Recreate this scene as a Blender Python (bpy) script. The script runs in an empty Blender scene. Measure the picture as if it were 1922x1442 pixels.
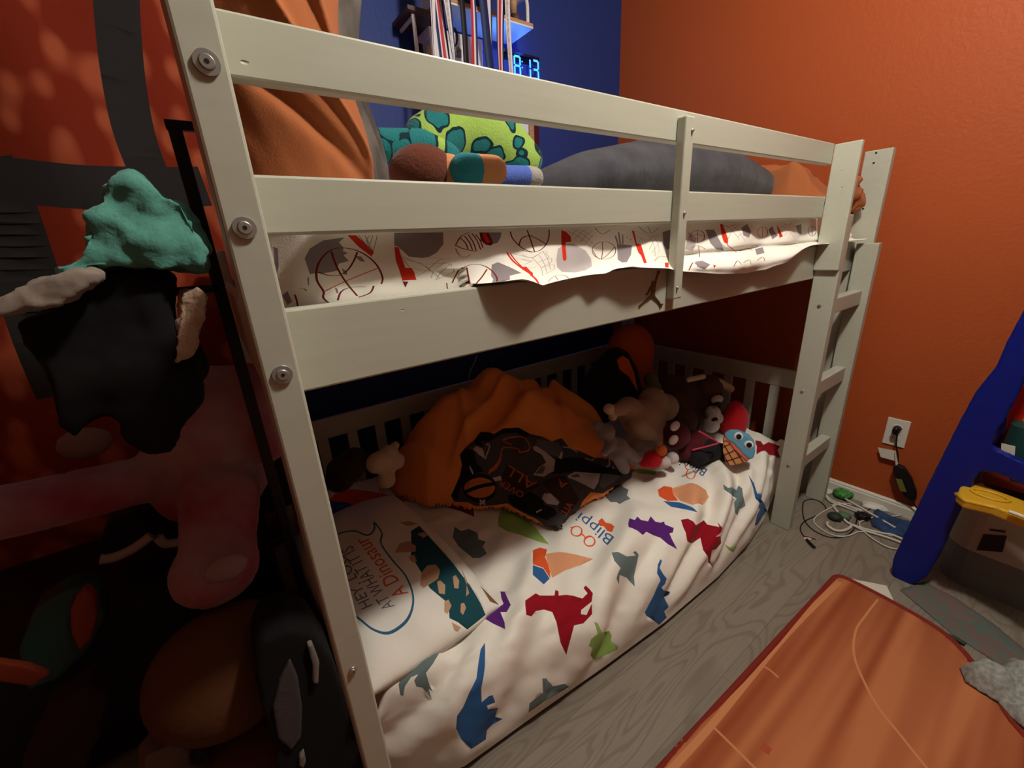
import bpy, bmesh, math, random
import numpy as np
from mathutils import Vector, Matrix, geometry
from mathutils.bvhtree import BVHTree
random.seed(7)
SC = bpy.context.scene
COL = SC.collection
H = 1.160                       # camera height above the floor
FPX = 770.5
R = np.array([[0.81033464, 0.05469668, -0.58340898],
              [-0.23055875, 0.94508673, -0.23163276],
              [0.53870255, 0.3222101, 0.77844731]])

# ---------- reading real positions off the photograph ----------
def ray(px, py):
    d = R.T @ np.array([px - 961., py - 721., FPX])
    return np.array([d[0], d[2], -d[1]])
def PY(px, py, y):
    r = ray(px, py); p = r * (y / r[1]); return Vector((p[0], p[1], p[2] + H))
def PX(px, py, x):
    r = ray(px, py); p = r * (x / r[0]); return Vector((p[0], p[1], p[2] + H))
def PZ(px, py, z):
    r = ray(px, py); p = r * ((z - H) / r[2]); return Vector((p[0], p[1], p[2] + H))

# ---------- camera ----------
cd = bpy.data.cameras.new('camera'); cam = bpy.data.objects.new('camera', cd); COL.objects.link(cam)
cd.sensor_width = 36.0; cd.lens = 36.0 * FPX / 1922.0; cd.clip_start = 0.02
def wv(r): return Vector((r[0], r[2], -r[1]))
xr, up, fw = wv(R[0]), -wv(R[1]), wv(R[2])
M = Matrix.Identity(4)
for i in range(3):
    M[i][0] = xr[i]; M[i][1] = up[i]; M[i][2] = -fw[i]
M[0][3], M[1][3], M[2][3] = 0, 0, H
cam.matrix_world = M
SC.camera = cam
SC.view_settings.view_transform = 'Standard'; SC.view_settings.look = 'None'
SC.view_settings.gamma = 1.0; SC.view_settings.exposure = 0.0

# ---------- materials ----------
def lin(c):
    c = c / 255.; return c / 12.92 if c <= .04045 else ((c + .055) / 1.055) ** 2.4
def rgb(*c): return (lin(c[0]), lin(c[1]), lin(c[2]), 1.)
MATS = {}
def mat(name, col, rough=.6, bump=0., bscale=60., var=0., vscale=6., metal=0., emit=None, estr=0., sheen=0., stretch=(1,1,1), spec=.3, bdetail=4., alpha=1., trans=0., col2=None):
    if name in MATS: return MATS[name]
    m = bpy.data.materials.new(name); m.use_nodes = True
    nt = m.node_tree; N = nt.nodes; L = nt.links
    b = N['Principled BSDF']
    b.inputs['Base Color'].default_value = col
    b.inputs['Roughness'].default_value = rough
    b.inputs['Metallic'].default_value = metal
    b.inputs['Specular IOR Level'].default_value = spec
    if sheen: 
        b.inputs['Sheen Weight'].default_value = sheen*.25; b.inputs['Sheen Roughness'].default_value = .5
    if emit: 
        b.inputs['Emission Color'].default_value = emit; b.inputs['Emission Strength'].default_value = estr
    if trans: b.inputs['Transmission Weight'].default_value = trans
    b.inputs['Alpha'].default_value = alpha
    tc = N.new('ShaderNodeTexCoord'); mp = N.new('ShaderNodeMapping'); L.new(tc.outputs['Object'], mp.inputs['Vector'])
    mp.inputs['Scale'].default_value = stretch
    if var or col2:
        n = N.new('ShaderNodeTexNoise'); n.inputs['Scale'].default_value = vscale; n.inputs['Detail'].default_value = 5
        L.new(mp.outputs[0], n.inputs['Vector'])
        r = N.new('ShaderNodeValToRGB'); L.new(n.outputs['Fac'], r.inputs['Fac'])
        c2 = col2 or tuple(min(1, c * (1 + var)) for c in col[:3]) + (1,)
        c1 = col if col2 else tuple(c * (1 - var) for c in col[:3]) + (1,)
        r.color_ramp.elements[0].position = .35; r.color_ramp.elements[1].position = .65
        r.color_ramp.elements[0].color = c1; r.color_ramp.elements[1].color = c2
        L.new(r.outputs[0], b.inputs['Base Color'])
    if bump:
        n = N.new('ShaderNodeTexNoise'); n.inputs['Scale'].default_value = bscale; n.inputs['Detail'].default_value = bdetail
        L.new(mp.outputs[0], n.inputs['Vector'])
        bp = N.new('ShaderNodeBump'); bp.inputs['Strength'].default_value = bump; bp.inputs['Distance'].default_value = .004
        L.new(n.outputs['Fac'], bp.inputs['Height']); L.new(bp.outputs[0], b.inputs['Normal'])
    MATS[name] = m; return m

def mat_paint():
    """off-white painted pine: faint grain, a few dents"""
    m = mat('painted wood', rgb(190, 191, 176), .42, spec=.35)
    nt = m.node_tree; N = nt.nodes; L = nt.links; b = N['Principled BSDF']
    tc = N.new('ShaderNodeTexCoord')
    mp = N.new('ShaderNodeMapping'); mp.inputs['Scale'].default_value = (1.2, 14, 14); L.new(tc.outputs['Object'], mp.inputs['Vector'])
    n = N.new('ShaderNodeTexNoise'); n.inputs['Scale'].default_value = 6; n.inputs['Detail'].default_value = 6; L.new(mp.outputs[0], n.inputs['Vector'])
    r = N.new('ShaderNodeValToRGB'); L.new(n.outputs['Fac'], r.inputs['Fac'])
    r.color_ramp.elements[0].color = rgb(174, 175, 160); r.color_ramp.elements[1].color = rgb(185, 187, 172)
    L.new(r.outputs[0], b.inputs['Base Color'])
    v = N.new('ShaderNodeTexVoronoi'); v.inputs['Scale'].default_value = 22
    mp2 = N.new('ShaderNodeMapping'); mp2.inputs['Scale'].default_value = (.55, 1.2, 1.2); L.new(tc.outputs['Object'], mp2.inputs['Vector']); L.new(mp2.outputs[0], v.inputs['Vector'])
    lt = N.new('ShaderNodeMapRange'); lt.inputs['From Min'].default_value = .0; lt.inputs['From Max'].default_value = .06; L.new(v.outputs['Distance'], lt.inputs['Value'])
    v3 = N.new('ShaderNodeMath'); v3.operation = 'GREATER_THAN'; v3.inputs[1].default_value = .55
    sp = N.new('ShaderNodeSeparateColor'); L.new(v.outputs['Color'], sp.inputs[0]); L.new(sp.outputs[0], v3.inputs[0])
    mx = N.new('ShaderNodeMath'); mx.operation = 'MAXIMUM'
    inv = N.new('ShaderNodeMath'); inv.operation = 'SUBTRACT'; inv.inputs[0].default_value = 1.; L.new(v3.outputs[0], inv.inputs[1])
    L.new(lt.outputs[0], mx.inputs[0]); L.new(inv.outputs[0], mx.inputs[1])
    bp = N.new('ShaderNodeBump'); bp.inputs['Strength'].default_value = .8; bp.inputs['Distance'].default_value = .004; L.new(mx.outputs[0], bp.inputs['Height'])
    bp2 = N.new('ShaderNodeBump'); bp2.inputs['Strength'].default_value = .05; bp2.inputs['Distance'].default_value = .002; L.new(n.outputs['Fac'], bp2.inputs['Height']); L.new(bp.outputs[0], bp2.inputs['Normal'])
    L.new(bp2.outputs[0], b.inputs['Normal'])
    return m
PAINT = mat_paint()

# ---------- mesh helpers ----------
def box(bm, x0, x1, y0, y1, z0, z1, bev=.0):
    vs = [bm.verts.new((x, y, z)) for x in (x0, x1) for y in (y0, y1) for z in (z0, z1)]
    fs = [(0,1,3,2),(4,6,7,5),(0,4,5,1),(2,3,7,6),(0,2,6,4),(1,5,7,3)]
    faces = [bm.faces.new([vs[i] for i in f]) for f in fs]
    if bev:
        es = list({e for f in faces for e in f.edges})
        bmesh.ops.bevel(bm, geom=es, offset=bev, segments=2, profile=.5, affect='EDGES')
def rotbox(bm, c, size, rot, bev=0.):
    t = bmesh.new(); sx, sy, sz = [s / 2 for s in size]
    box(t, -sx, sx, -sy, sy, -sz, sz, bev)
    t.transform(Matrix.Translation(c) @ rot.to_4x4())
    me = bpy.data.meshes.new('t'); t.to_mesh(me); t.free(); bm.from_mesh(me); bpy.data.meshes.remove(me)
def merge(bm, t, mt=None):
    if mt is not None: t.transform(mt)
    me = bpy.data.meshes.new('t'); t.to_mesh(me); t.free(); bm.from_mesh(me); bpy.data.meshes.remove(me)
def ell(bm, c, r, rot=None, sub=3):
    t = bmesh.new(); bmesh.ops.create_icosphere(t, subdivisions=sub, radius=1)
    if not hasattr(r, '__len__'): r = (r, r, r)
    m = Matrix.Translation(Vector(c))
    if rot is not None: m = m @ rot.to_4x4()
    m = m @ Matrix.Diagonal((r[0], r[1], r[2], 1))
    for f in t.faces: f.smooth = True
    merge(bm, t, m)
def cone(bm, a, b, ra, rb, seg=20, caps=True):
    a = Vector(a); b = Vector(b); d = b - a
    t = bmesh.new(); bmesh.ops.create_cone(t, cap_ends=caps, segments=seg, radius1=ra, radius2=rb, depth=d.length)
    q = Vector((0, 0, 1)).rotation_difference(d)
    for f in t.faces: f.smooth = len(f.verts) == 4
    merge(bm, t, Matrix.Translation((a + b) / 2) @ q.to_matrix().to_4x4())
def cap(bm, a, b, ra, rb=None, sub=3):
    rb = ra if rb is None else rb
    ell(bm, a, ra, sub=sub); ell(bm, b, rb, sub=sub); cone(bm, a, b, ra, rb)
def smooth_path(pts, n=8):
    P = [Vector(p) for p in pts]; out = []
    for i in range(len(P) - 1):
        p0 = P[max(i-1, 0)]; p1 = P[i]; p2 = P[i+1]; p3 = P[min(i+2, len(P)-1)]
        for k in range(n):
            t = k / n
            out.append(.5 * ((2*p1) + (p2-p0)*t + (2*p0-5*p1+4*p2-p3)*t*t + (3*p1-p0-3*p2+p3)*t**3))
    out.append(P[-1]); return out
def tube(bm, pts, r, seg=10, closed=False, flat=None):
    pts = [Vector(p) for p in pts]; n = len(pts); rings = []
    if not hasattr(r, '__len__'): r = [r] * n
    nrm = None
    for i, p in enumerate(pts):
        a = pts[i-1] if i or closed else pts[i]; b = pts[(i+1) % n] if i < n-1 or closed else pts[i]
        t = (b - a).normalized() if (b - a).length > 1e-9 else Vector((0,0,1))
        if nrm is None:
            nrm = Vector((0,0,1)) if abs(t.z) < .9 else Vector((0,1,0))
        nrm = (nrm - t * nrm.dot(t)).normalized(); bi = t.cross(nrm)
        f = flat or (1, 1)
        rings.append([bm.verts.new(p + (nrm * math.cos(2*math.pi*k/seg) * f[0] + bi * math.sin(2*math.pi*k/seg) * f[1]) * r[i]) for k in range(seg)])
    m = n if closed else n - 1
    for i in range(m):
        A = rings[i]; B = rings[(i+1) % n]
        for k in range(seg):
            f = bm.faces.new((A[k], A[(k+1)%seg], B[(k+1)%seg], B[k])); f.smooth = True
    if not closed:
        bm.faces.new(rings[0][::-1]); bm.faces.new(rings[-1])
def prism(bm, poly, d, smooth=False):
    """closed outline of 3-D points pushed along vector d"""
    d = Vector(d); A = [bm.verts.new(Vector(p)) for p in poly]; B = [bm.verts.new(Vector(p) + d) for p in poly]
    n = len(poly)
    bm.faces.new(A[::-1]); bm.faces.new(B)
    for i in range(n): bm.faces.new((A[i], A[(i+1)%n], B[(i+1)%n], B[i]))

def setp(o, label=None, cat=None, group=None, kind=None):
    if label: o['label'] = label
    if cat: o['category'] = cat
    if group: o['group'] = group
    if kind: o['kind'] = kind
    return o
def obj(name, src, mats, parent=None, recenter=True):
    if isinstance(src, bmesh.types.BMesh):
        bmesh.ops.recalc_face_normals(src, faces=src.faces)
        me = bpy.data.meshes.new(name); src.to_mesh(me); src.free()
    else: me = src
    if not isinstance(mats, (list, tuple)): mats = [mats]
    for m in mats: me.materials.append(m)
    o = bpy.data.objects.new(name, me); COL.objects.link(o)
    if parent:
        o.parent = parent
        w = parent.location.copy() if parent.parent is None else parent['_w']
        o.matrix_parent_inverse = Matrix.Translation(-Vector(w))
        if parent.parent is not None or parent.type == 'MESH': pass
        o['_w'] = [0., 0., 0.]
    elif recenter and len(me.vertices):
        co = np.empty(len(me.vertices) * 3); me.vertices.foreach_get('co', co); co = co.reshape(-1, 3)
        lo = co.min(0); hi = co.max(0); c = Vector(((lo[0]+hi[0])/2, (lo[1]+hi[1])/2, lo[2]))
        me.transform(Matrix.Translation(-c)); o.location = c
    return o
def empty(name, loc, label, cat, group=None):
    o = bpy.data.objects.new(name, None); COL.objects.link(o); o.location = loc; o.empty_display_size = .05
    return setp(o, label, cat, group)
def soft(o, vox=.006, it=6, disp=0.):
    m = o.modifiers.new('remesh', 'REMESH'); m.mode = 'VOXEL'; m.voxel_size = vox; m.use_smooth_shade = True
    s = o.modifiers.new('smooth', 'SMOOTH'); s.factor = .6; s.iterations = it
    if disp:
        tx = bpy.data.textures.get('fluff') or bpy.data.textures.new('fluff', 'CLOUDS'); tx.noise_scale = .012
        d = o.modifiers.new('fluff', 'DISPLACE'); d.texture = tx; d.strength = disp; d.texture_coords = 'LOCAL'
    return o
def blob(name, ells, mt, parent=None, vox=.006, it=6, disp=0.):
    bm = bmesh.new()
    for e in ells:
        if e[0] == 'c': cap(bm, *e[1:])
        else: ell(bm, *e)
    return soft(obj(name, bm, mt, parent), vox, it, disp)

# ---------- value noise on numpy arrays ----------
_rs = np.random.RandomState(3); _T = _rs.rand(256, 256)
def vn(x, y):
    xi = np.floor(x).astype(int); yi = np.floor(y).astype(int); xf = x - xi; yf = y - yi
    xf = xf*xf*(3-2*xf); yf = yf*yf*(3-2*yf)
    g = lambda a, b: _T[a % 256, b % 256]
    return (g(xi,yi)*(1-xf)+g(xi+1,yi)*xf)*(1-yf) + (g(xi,yi+1)*(1-xf)+g(xi+1,yi+1)*xf)*yf - .5
def sstep(a, b, x):
    t = np.clip((x-a)/(b-a), 0, 1); return t*t*(3-2*t)
def ridge(x, y): 
    return 1 - 2*np.abs(vn(x, y)) * 2

# ---------- patterned cloth: printed shapes become faces of the same mesh ----------
class Cloth:
    def __init__(s, F, u0, u1, v0, v1, nu, nv):
        s.F = F; s.d = (u0, u1, v0, v1); s.nu = nu; s.nv = nv; s.shapes = []
        cu = np.linspace(u0, u1, 141); cv = np.linspace(v0, v1, 91); U, V = np.meshgrid(cu, cv, indexing='ij')
        P = F(U.ravel(), V.ravel()); s.cuv = np.stack([U.ravel(), V.ravel()], 1)
        tr = []
        for i in range(140):
            for j in range(90):
                a = i*91+j; tr += [(a, a+91, a+92), (a, a+92, a+1)]
        s.P = [Vector(p) for p in P]; s.tr = tr
        s.bvh = BVHTree.FromPolygons(s.P, tr)
    def uv(s, px, py):
        r = ray(px, py); r = Vector(r).normalized()
        loc, n, i, d = s.bvh.ray_cast(Vector((0, 0, H)), r)
        if loc is None: return None
        a, b, c = s.tr[i]
        q = geometry.barycentric_transform(loc, s.P[a], s.P[b], s.P[c], *[Vector((*s.cuv[k], 0)) for k in (a, b, c)])
        return (q.x, q.y)
    def fill(s, mi, loops, px=True):
        """loops: list of outlines (even-odd)"""
        out = []
        for lp in loops:
            q = [s.uv(*p) if px else p for p in lp]; q = [p for p in q if p]
            if len(q) > 2: out.append(q)
        if out: s.shapes.append((mi, out))
    def line(s, mi, w, pts, px=True, closed=False, n=4):
        if closed: pts = list(pts) + [pts[0]]
        P3 = smooth_path([(p[0], p[1], 0) for p in pts], n) if n > 1 else [Vector((p[0], p[1], 0)) for p in pts]
        q = [s.uv(p.x, p.y) if px else (p.x, p.y) for p in P3]; q = [Vector(p) for p in q if p]
        if len(q) < 2: return
        Lf, Rt = [], []
        for i, p in enumerate(q):
            t = (q[min(i+1, len(q)-1)] - q[max(i-1, 0)])
            if t.length < 1e-7: continue
            if t.length > .3: return
            t.normalize(); nn = Vector((-t.y, t.x)) * w/2; Lf.append(p+nn); Rt.append(p-nn)
        for i in range(len(Lf)-1):
            s.shapes.append((mi, [[tuple(Lf[i]), tuple(Lf[i+1]), tuple(Rt[i+1]), tuple(Rt[i])]]))
    def text(s, mi, txt, o, dx, upv, size, bold=.02):
        """text set on the cloth; o = baseline start (px), dx = reading direction, upv = letter-up vector in px per unit"""
        c = bpy.data.curves.new('t', 'FONT'); c.body = txt; c.size = 1; c.offset = bold; c.resolution_u = 2; c.fill_mode = 'NONE'
        ob = bpy.data.objects.new('t', c); COL.objects.link(ob)
        me = bpy.data.meshes.new_from_object(ob.evaluated_get(bpy.context.evaluated_depsgraph_get()))
        bm = bmesh.new(); bm.from_mesh(me); bmesh.ops.remove_doubles(bm, verts=bm.verts, dist=1e-5)
        loops = []; seen = set()
        for v in bm.verts:
            if v in seen or len(v.link_edges) != 2: continue
            lp = [v]; seen.add(v); cur = v; 
            while True:
                nx = [e.other_vert(cur) for e in cur.link_edges]; nx = [w for w in nx if w not in seen]
                if not nx: break
                cur = nx[0]; seen.add(cur); lp.append(cur)
            loops.append([(w.co.x, w.co.y) for w in lp])
        bm.free(); bpy.data.objects.remove(ob); bpy.data.curves.remove(c); bpy.data.meshes.remove(me)
        W = max([p[0] for l in loops for p in l] or [1])
        pl = [[(o[0] + dx[0]*p[0]/W + upv[0]*p[1]*size, o[1] + dx[1]*p[0]/W + upv[1]*p[1]*size) for p in l] for l in loops]
        s.fill(mi, pl)
    def build(s, name, mats, parent=None, keep=None, thick=0.):
        u0, u1, v0, v1 = s.d
        gu = np.linspace(u0, u1, s.nu); gv = np.linspace(v0, v1, s.nv)
        U, V = np.meshgrid(gu, gv, indexing='ij')
        jit = _rs.rand(2, s.nu, s.nv) - .5
        U2 = U.copy(); V2 = V.copy()
        U2[1:-1, 1:-1] += jit[0, 1:-1, 1:-1]*(u1-u0)/s.nu*.3; V2[1:-1, 1:-1] += jit[1, 1:-1, 1:-1]*(v1-v0)/s.nv*.3
        vs = [Vector(p) for p in np.stack([U2.ravel(), V2.ravel()], 1)]; es = []
        bd = [i*s.nv for i in range(s.nu)] + [(s.nu-1)*s.nv+j for j in range(1, s.nv)] + [i*s.nv+s.nv-1 for i in range(s.nu-2, -1, -1)] + [j for j in range(s.nv-2, 0, -1)]
        es += [(bd[i], bd[(i+1) % len(bd)]) for i in range(len(bd))]
        cl = lambda p: (min(max(p[0], u0+1e-4), u1-1e-4), min(max(p[1], v0+1e-4), v1-1e-4))
        for mi, loops in s.shapes:
            for lp in loops:
                b = len(vs); k = 0
                for p in lp: vs.append(Vector(cl(p))); k += 1
                es += [(b+i, b+(i+1) % k) for i in range(k)]
        r = geometry.delaunay_2d_cdt(vs, es, [], 0, 1e-6, False)
        V = np.array([tuple(v) for v in r[0]]); Fc = np.array([tuple(f) for f in r[2]])
        C = V[Fc].mean(1); mi_arr = np.zeros(len(Fc), int)
        for mi, loops in s.shapes:
            al = [p for l in loops for p in l]
            x0 = min(p[0] for p in al); x1 = max(p[0] for p in al); y0 = min(p[1] for p in al); y1 = max(p[1] for p in al)
            idx = np.where((C[:,0]>=x0)&(C[:,0]<=x1)&(C[:,1]>=y0)&(C[:,1]<=y1))[0]
            if not len(idx): continue
            ins = np.zeros(len(idx), bool); cx = C[idx,0]; cy = C[idx,1]
            for lp in loops:
                n = len(lp)
                for i in range(n):
                    xa, ya = lp[i]; xb, yb = lp[(i+1) % n]
                    if ya == yb: continue
                    c = ((ya > cy) != (yb > cy)) & (cx < (xb-xa)*(cy-ya)/(yb-ya)+xa)
                    ins ^= c
            mi_arr[idx[ins]] = mi
        if keep is not None:
            k = keep(C[:,0], C[:,1]); Fc = Fc[k]; mi_arr = mi_arr[k]
        P = s.F(V[:,0], V[:,1])
        me = bpy.data.meshes.new(name); me.from_pydata([tuple(p) for p in P], [], [tuple(map(int, f)) for f in Fc])
        me.polygons.foreach_set('material_index', mi_arr.tolist()); me.polygons.foreach_set('use_smooth', [True]*len(Fc))
        bm = bmesh.new(); bm.from_mesh(me); bmesh.ops.delete(bm, geom=[v for v in bm.verts if not v.link_faces], context='VERTS'); bm.to_mesh(me); bm.free()
        me.update()
        o = obj(name, me, mats, parent)
        if thick:
            t = o.modifiers.new('thickness', 'SOLIDIFY'); t.thickness = thick; t.offset = -1
        return o
def cr(x0, y0, sc, pts): return [(x0 + p[0]/sc, y0 + p[1]/sc) for p in pts]
def circ(cx, cy, rx, ry, n=20, a0=0, a1=360, rot=0.):
    c, s_ = math.cos(math.radians(rot)), math.sin(math.radians(rot)); out = []
    full = abs(a1-a0) >= 360
    for i in range(n if full else n+1):
        t = math.radians(a0+(a1-a0)*i/n); x = rx*math.cos(t); y = ry*math.sin(t)
        out.append((cx+x*c-y*s_, cy+x*s_+y*c))
    return out
# =============== THE ROOM ===============
XR = 2.12; YB = 1.833; XL = -1.9; YF = -2.2; ZC = 2.44
m_or = mat('orange wall paint', rgb(170, 80, 38), .55, bump=.35, bscale=90, spec=.25)
m_bl = mat('blue wall paint', rgb(40, 58, 122), .55, bump=.3, bscale=90, spec=.25)
m_wh = mat('white ceiling paint', rgb(160, 156, 148), .8)
m_trim = mat('white trim paint', rgb(215, 212, 200), .4)
def struct(name, bm, m):
    o = obj(name, bm, m); o['kind'] = 'structure'; return o
def floor_mat():
    m = mat('grey oak planks', rgb(140, 132, 120), .38, spec=.4)
    nt = m.node_tree; N = nt.nodes; L = nt.links; b = N['Principled BSDF']
    tc = N.new('ShaderNodeTexCoord')
    br = N.new('ShaderNodeTexBrick'); br.inputs['Scale'].default_value = 1; br.inputs['Brick Width'].default_value = 1.25; br.inputs['Row Height'].default_value = .18
    br.inputs['Mortar Size'].default_value = .0012; br.inputs['Mortar Smooth'].default_value = .2; br.offset = .37
    br.inputs['Color1'].default_value = rgb(138, 130, 117); br.inputs['Color2'].default_value = rgb(130, 121, 109); br.inputs['Mortar'].default_value = rgb(112, 104, 93)
    L.new(tc.outputs['Object'], br.inputs['Vector'])
    sp = N.new('ShaderNodeSeparateXYZ'); L.new(tc.outputs['Object'], sp.inputs[0])
    fl = N.new('ShaderNodeMath'); fl.operation = 'DIVIDE'; fl.inputs[1].default_value = .18; L.new(sp.outputs['Y'], fl.inputs[0])
    fl2 = N.new('ShaderNodeMath'); fl2.operation = 'FLOOR'; L.new(fl.outputs[0], fl2.inputs[0])
    cmb = N.new('ShaderNodeCombineXYZ'); L.new(sp.outputs['X'], cmb.inputs[0]); L.new(sp.outputs['Y'], cmb.inputs[1]); L.new(fl2.outputs[0], cmb.inputs[2])
    mp = N.new('ShaderNodeMapping'); mp.inputs['Scale'].default_value = (1.3, 7.5, 3.1); L.new(cmb.outputs[0], mp.inputs['Vector'])
    n = N.new('ShaderNodeTexNoise'); n.inputs['Scale'].default_value = 1.35; n.inputs['Detail'].default_value = 1.2; n.inputs['Distortion'].default_value = .6; L.new(mp.outputs[0], n.inputs['Vector'])
    mu = N.new('ShaderNodeMath'); mu.operation = 'MULTIPLY'; mu.inputs[1].default_value = 80; L.new(n.outputs['Fac'], mu.inputs[0])
    sn = N.new('ShaderNodeMath'); sn.operation = 'SINE'; L.new(mu.outputs[0], sn.inputs[0])
    mr = N.new('ShaderNodeMapRange'); mr.inputs['From Min'].default_value = .25; mr.inputs['From Max'].default_value = 1.; mr.inputs['To Min'].default_value = 0; mr.inputs['To Max'].default_value = .36; L.new(sn.outputs[0], mr.inputs['Value'])
    mx = N.new('ShaderNodeMix'); mx.data_type = 'RGBA'; L.new(mr.outputs[0], mx.inputs['Factor']); L.new(br.outputs['Color'], mx.inputs[6]); mx.inputs[7].default_value = rgb(88, 79, 69)
    mp3 = N.new('ShaderNodeMapping'); mp3.inputs['Scale'].default_value = (3, 90, 1); L.new(tc.outputs['Object'], mp3.inputs['Vector'])
    n3 = N.new('ShaderNodeTexNoise'); n3.inputs['Scale'].default_value = 3; n3.inputs['Detail'].default_value = 5; L.new(mp3.outputs[0], n3.inputs['Vector'])
    mr3 = N.new('ShaderNodeMapRange'); mr3.inputs['From Min'].default_value = .45; mr3.inputs['From Max'].default_value = .75; mr3.inputs['To Max'].default_value = .45; L.new(n3.outputs['Fac'], mr3.inputs['Value'])
    mx2 = N.new('ShaderNodeMix'); mx2.data_type = 'RGBA'; L.new(mr3.outputs[0], mx2.inputs['Factor']); L.new(mx.outputs[2], mx2.inputs[6]); mx2.inputs[7].default_value = rgb(112, 104, 93)
    L.new(mx2.outputs[2], b.inputs['Base Color'])
    bp = N.new('ShaderNodeBump'); bp.inputs['Strength'].default_value = .15; bp.inputs['Distance'].default_value = .002; L.new(n3.outputs['Fac'], bp.inputs['Height']); L.new(bp.outputs[0], b.inputs['Normal'])
    return m
def slab(x0, x1, y0, y1, z0, z1):
    bm = bmesh.new(); box(bm, x0, x1, y0, y1, z0, z1); return bm
T = .1
struct('floor', slab(XL-T, XR+T, YF-T, YB+T, -.1, 0), floor_mat())
struct('ceiling', slab(XL-T, XR+T, YF-T, YB+T, ZC, ZC+.1), m_wh)
struct('wall_back', slab(XL-T, XR, YB, YB+T, 0, ZC), m_bl)
struct('wall_right', slab(XR, XR+T, YF, YB+T, 0, ZC), m_or)
struct('wall_left', slab(XL-T, XL, YF, YB, 0, ZC), m_or)
struct('wall_front', slab(XL-T, XR+T, YF-T, YF, 0, ZC), mat('tan wall paint', rgb(150, 132, 112), .8))
def baseboard(name, prof_axis):
    bm = bmesh.new()
    # stepped profile, thickness t at height h
    pr = [(0,0),(.014,0),(.014,.040),(.011,.044),(.011,.050),(.006,.056),(0,.056)]
    if prof_axis == 'x':
        prism(bm, [(XR - t, YF, z) for t, z in pr], (0, YB-YF, 0))
    else:
        prism(bm, [(XL, YB - t, z) for t, z in pr], (XR-XL, 0, 0))
    struct(name, bm, m_trim)
baseboard('baseboard_right', 'x'); baseboard('baseboard_back', 'y')

# =============== LOFT BED ===============
m_bolt = mat('zinc bolt', rgb(190, 191, 190), .32, metal=.8, spec=.8)
m_dark = mat('dark hole', rgb(25, 22, 20), .8)
bed = empty('loft_bed', (1.03, 1.06, 0), 'low white painted wooden loft bed with guard rails and a ladder at its right end', 'bed')
def bpart(name, *b, bev=.003, parent=None):
    bm = bmesh.new(); box(bm, *b, bev); return obj(name, bm, PAINT, parent or bed)
RY = .573
bpart('front_post', .0225, .0587, .503, RY, 0, 1.72)
bpart('guard_rail', .030, 1.652, RY, .594, 1.339, 1.398)
bpart('guard_rail', .030, 1.652, RY, .594, 1.185, 1.2485)
bpart('side_board', .030, 2.012, RY, .600, .992, 1.099)
bpart('rail_support', .838, .868, .552, RY, 1.022, 1.383)
bpart('guard_post', 1.650, 1.668, .503, RY, 1.021, 1.395)
bpart('ladder_upright', 1.664, 1.700, .503, RY, 0, 1.19)
bpart('ladder_upright', 1.975, 2.008, .493, .560, 0, 1.092)
bpart('front_post', 2.010, 2.040, .520, .600, 0, 1.4036)
for z0, z1 in ((.871, .9245), (.567, .624), (.268, .318)):
    bpart('rung', 1.700, 1.975, .512, .548, z0, z1)
# back and ends
YK = 1.60
bpart('back_post', .0225, .0587, YK, YK+.07, 0, 1.19)
bpart('back_post', 2.004, 2.040, YK, YK+.07, 0, 1.20)
bpart('back_board', .0587, 2.004, YK+.01, YK+.03, .992, 1.099)
bpart('end_board', .027, .047, .60, YK, .992, 1.099)
bpart('end_board', 2.014, 2.034, .60, YK, .992, 1.099)
for i in range(13):
    x = .10 + i*.152; bpart('platform_slat', x, x+.07, .60, YK+.01, 1.000, 1.015, bev=0)
bm = bmesh.new(); box(bm, .06, 2.0, .60, .625, .99, 1.0); box(bm, .06, 2.0, YK-.02, YK+.01, .99, 1.0); obj('slat_ledge', bm, PAINT, bed)
def bolt(c, nrm, r, name='bolt', parent=None):
    c = Vector(c); n = Vector(nrm)
    bm = bmesh.new()
    cone(bm, c, c+n*.0025, r, r*.97, 32); cone(bm, c+n*.0025, c+n*.0045, r*.62, r*.5, 28)
    o = obj(name, bm, m_bolt, parent or bed)
    b2 = bmesh.new(); cone(b2, c+n*.0045, c+n*.0049, r*.2, r*.2, 6); obj('hex_socket', b2, m_dark, o)
    return o
for px, py in ((388, 118), (459, 428), (530, 703)):
    p = PY(px, py, .503); bolt((p.x, .503, p.z), (0,-1,0), .0105)
p = PY(662, 1257, .503); bolt((p.x, .503, p.z), (0,-1,0), .0058, 'screw')
for px, py in ((1538, 574), (1506, 734), (1480, 873)):
    p = PX(px, py, 1.664); bolt((1.664, p.y, p.z), (-1,0,0), .0058, 'screw')
p = PX(1656, 460, 1.975)
for px, py in ((1299, 245), (1284, 400), (1270.5, 540)):
    p = PY(px, py, .552); bolt((p.x, .552, p.z), (0,-1,0), .0035, 'screw')
for px, py in ((1644.5, 287), (1640, 306), (1623.5, 373), (1620, 392)):
    p = PX(px, py, 2.010); bm = bmesh.new(); cone(bm, (2.0101, p.y, p.z), (2.0092, p.y, p.z), .0034, .0034, 14); obj('bolt_hole', bm, m_dark, bed)
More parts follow.
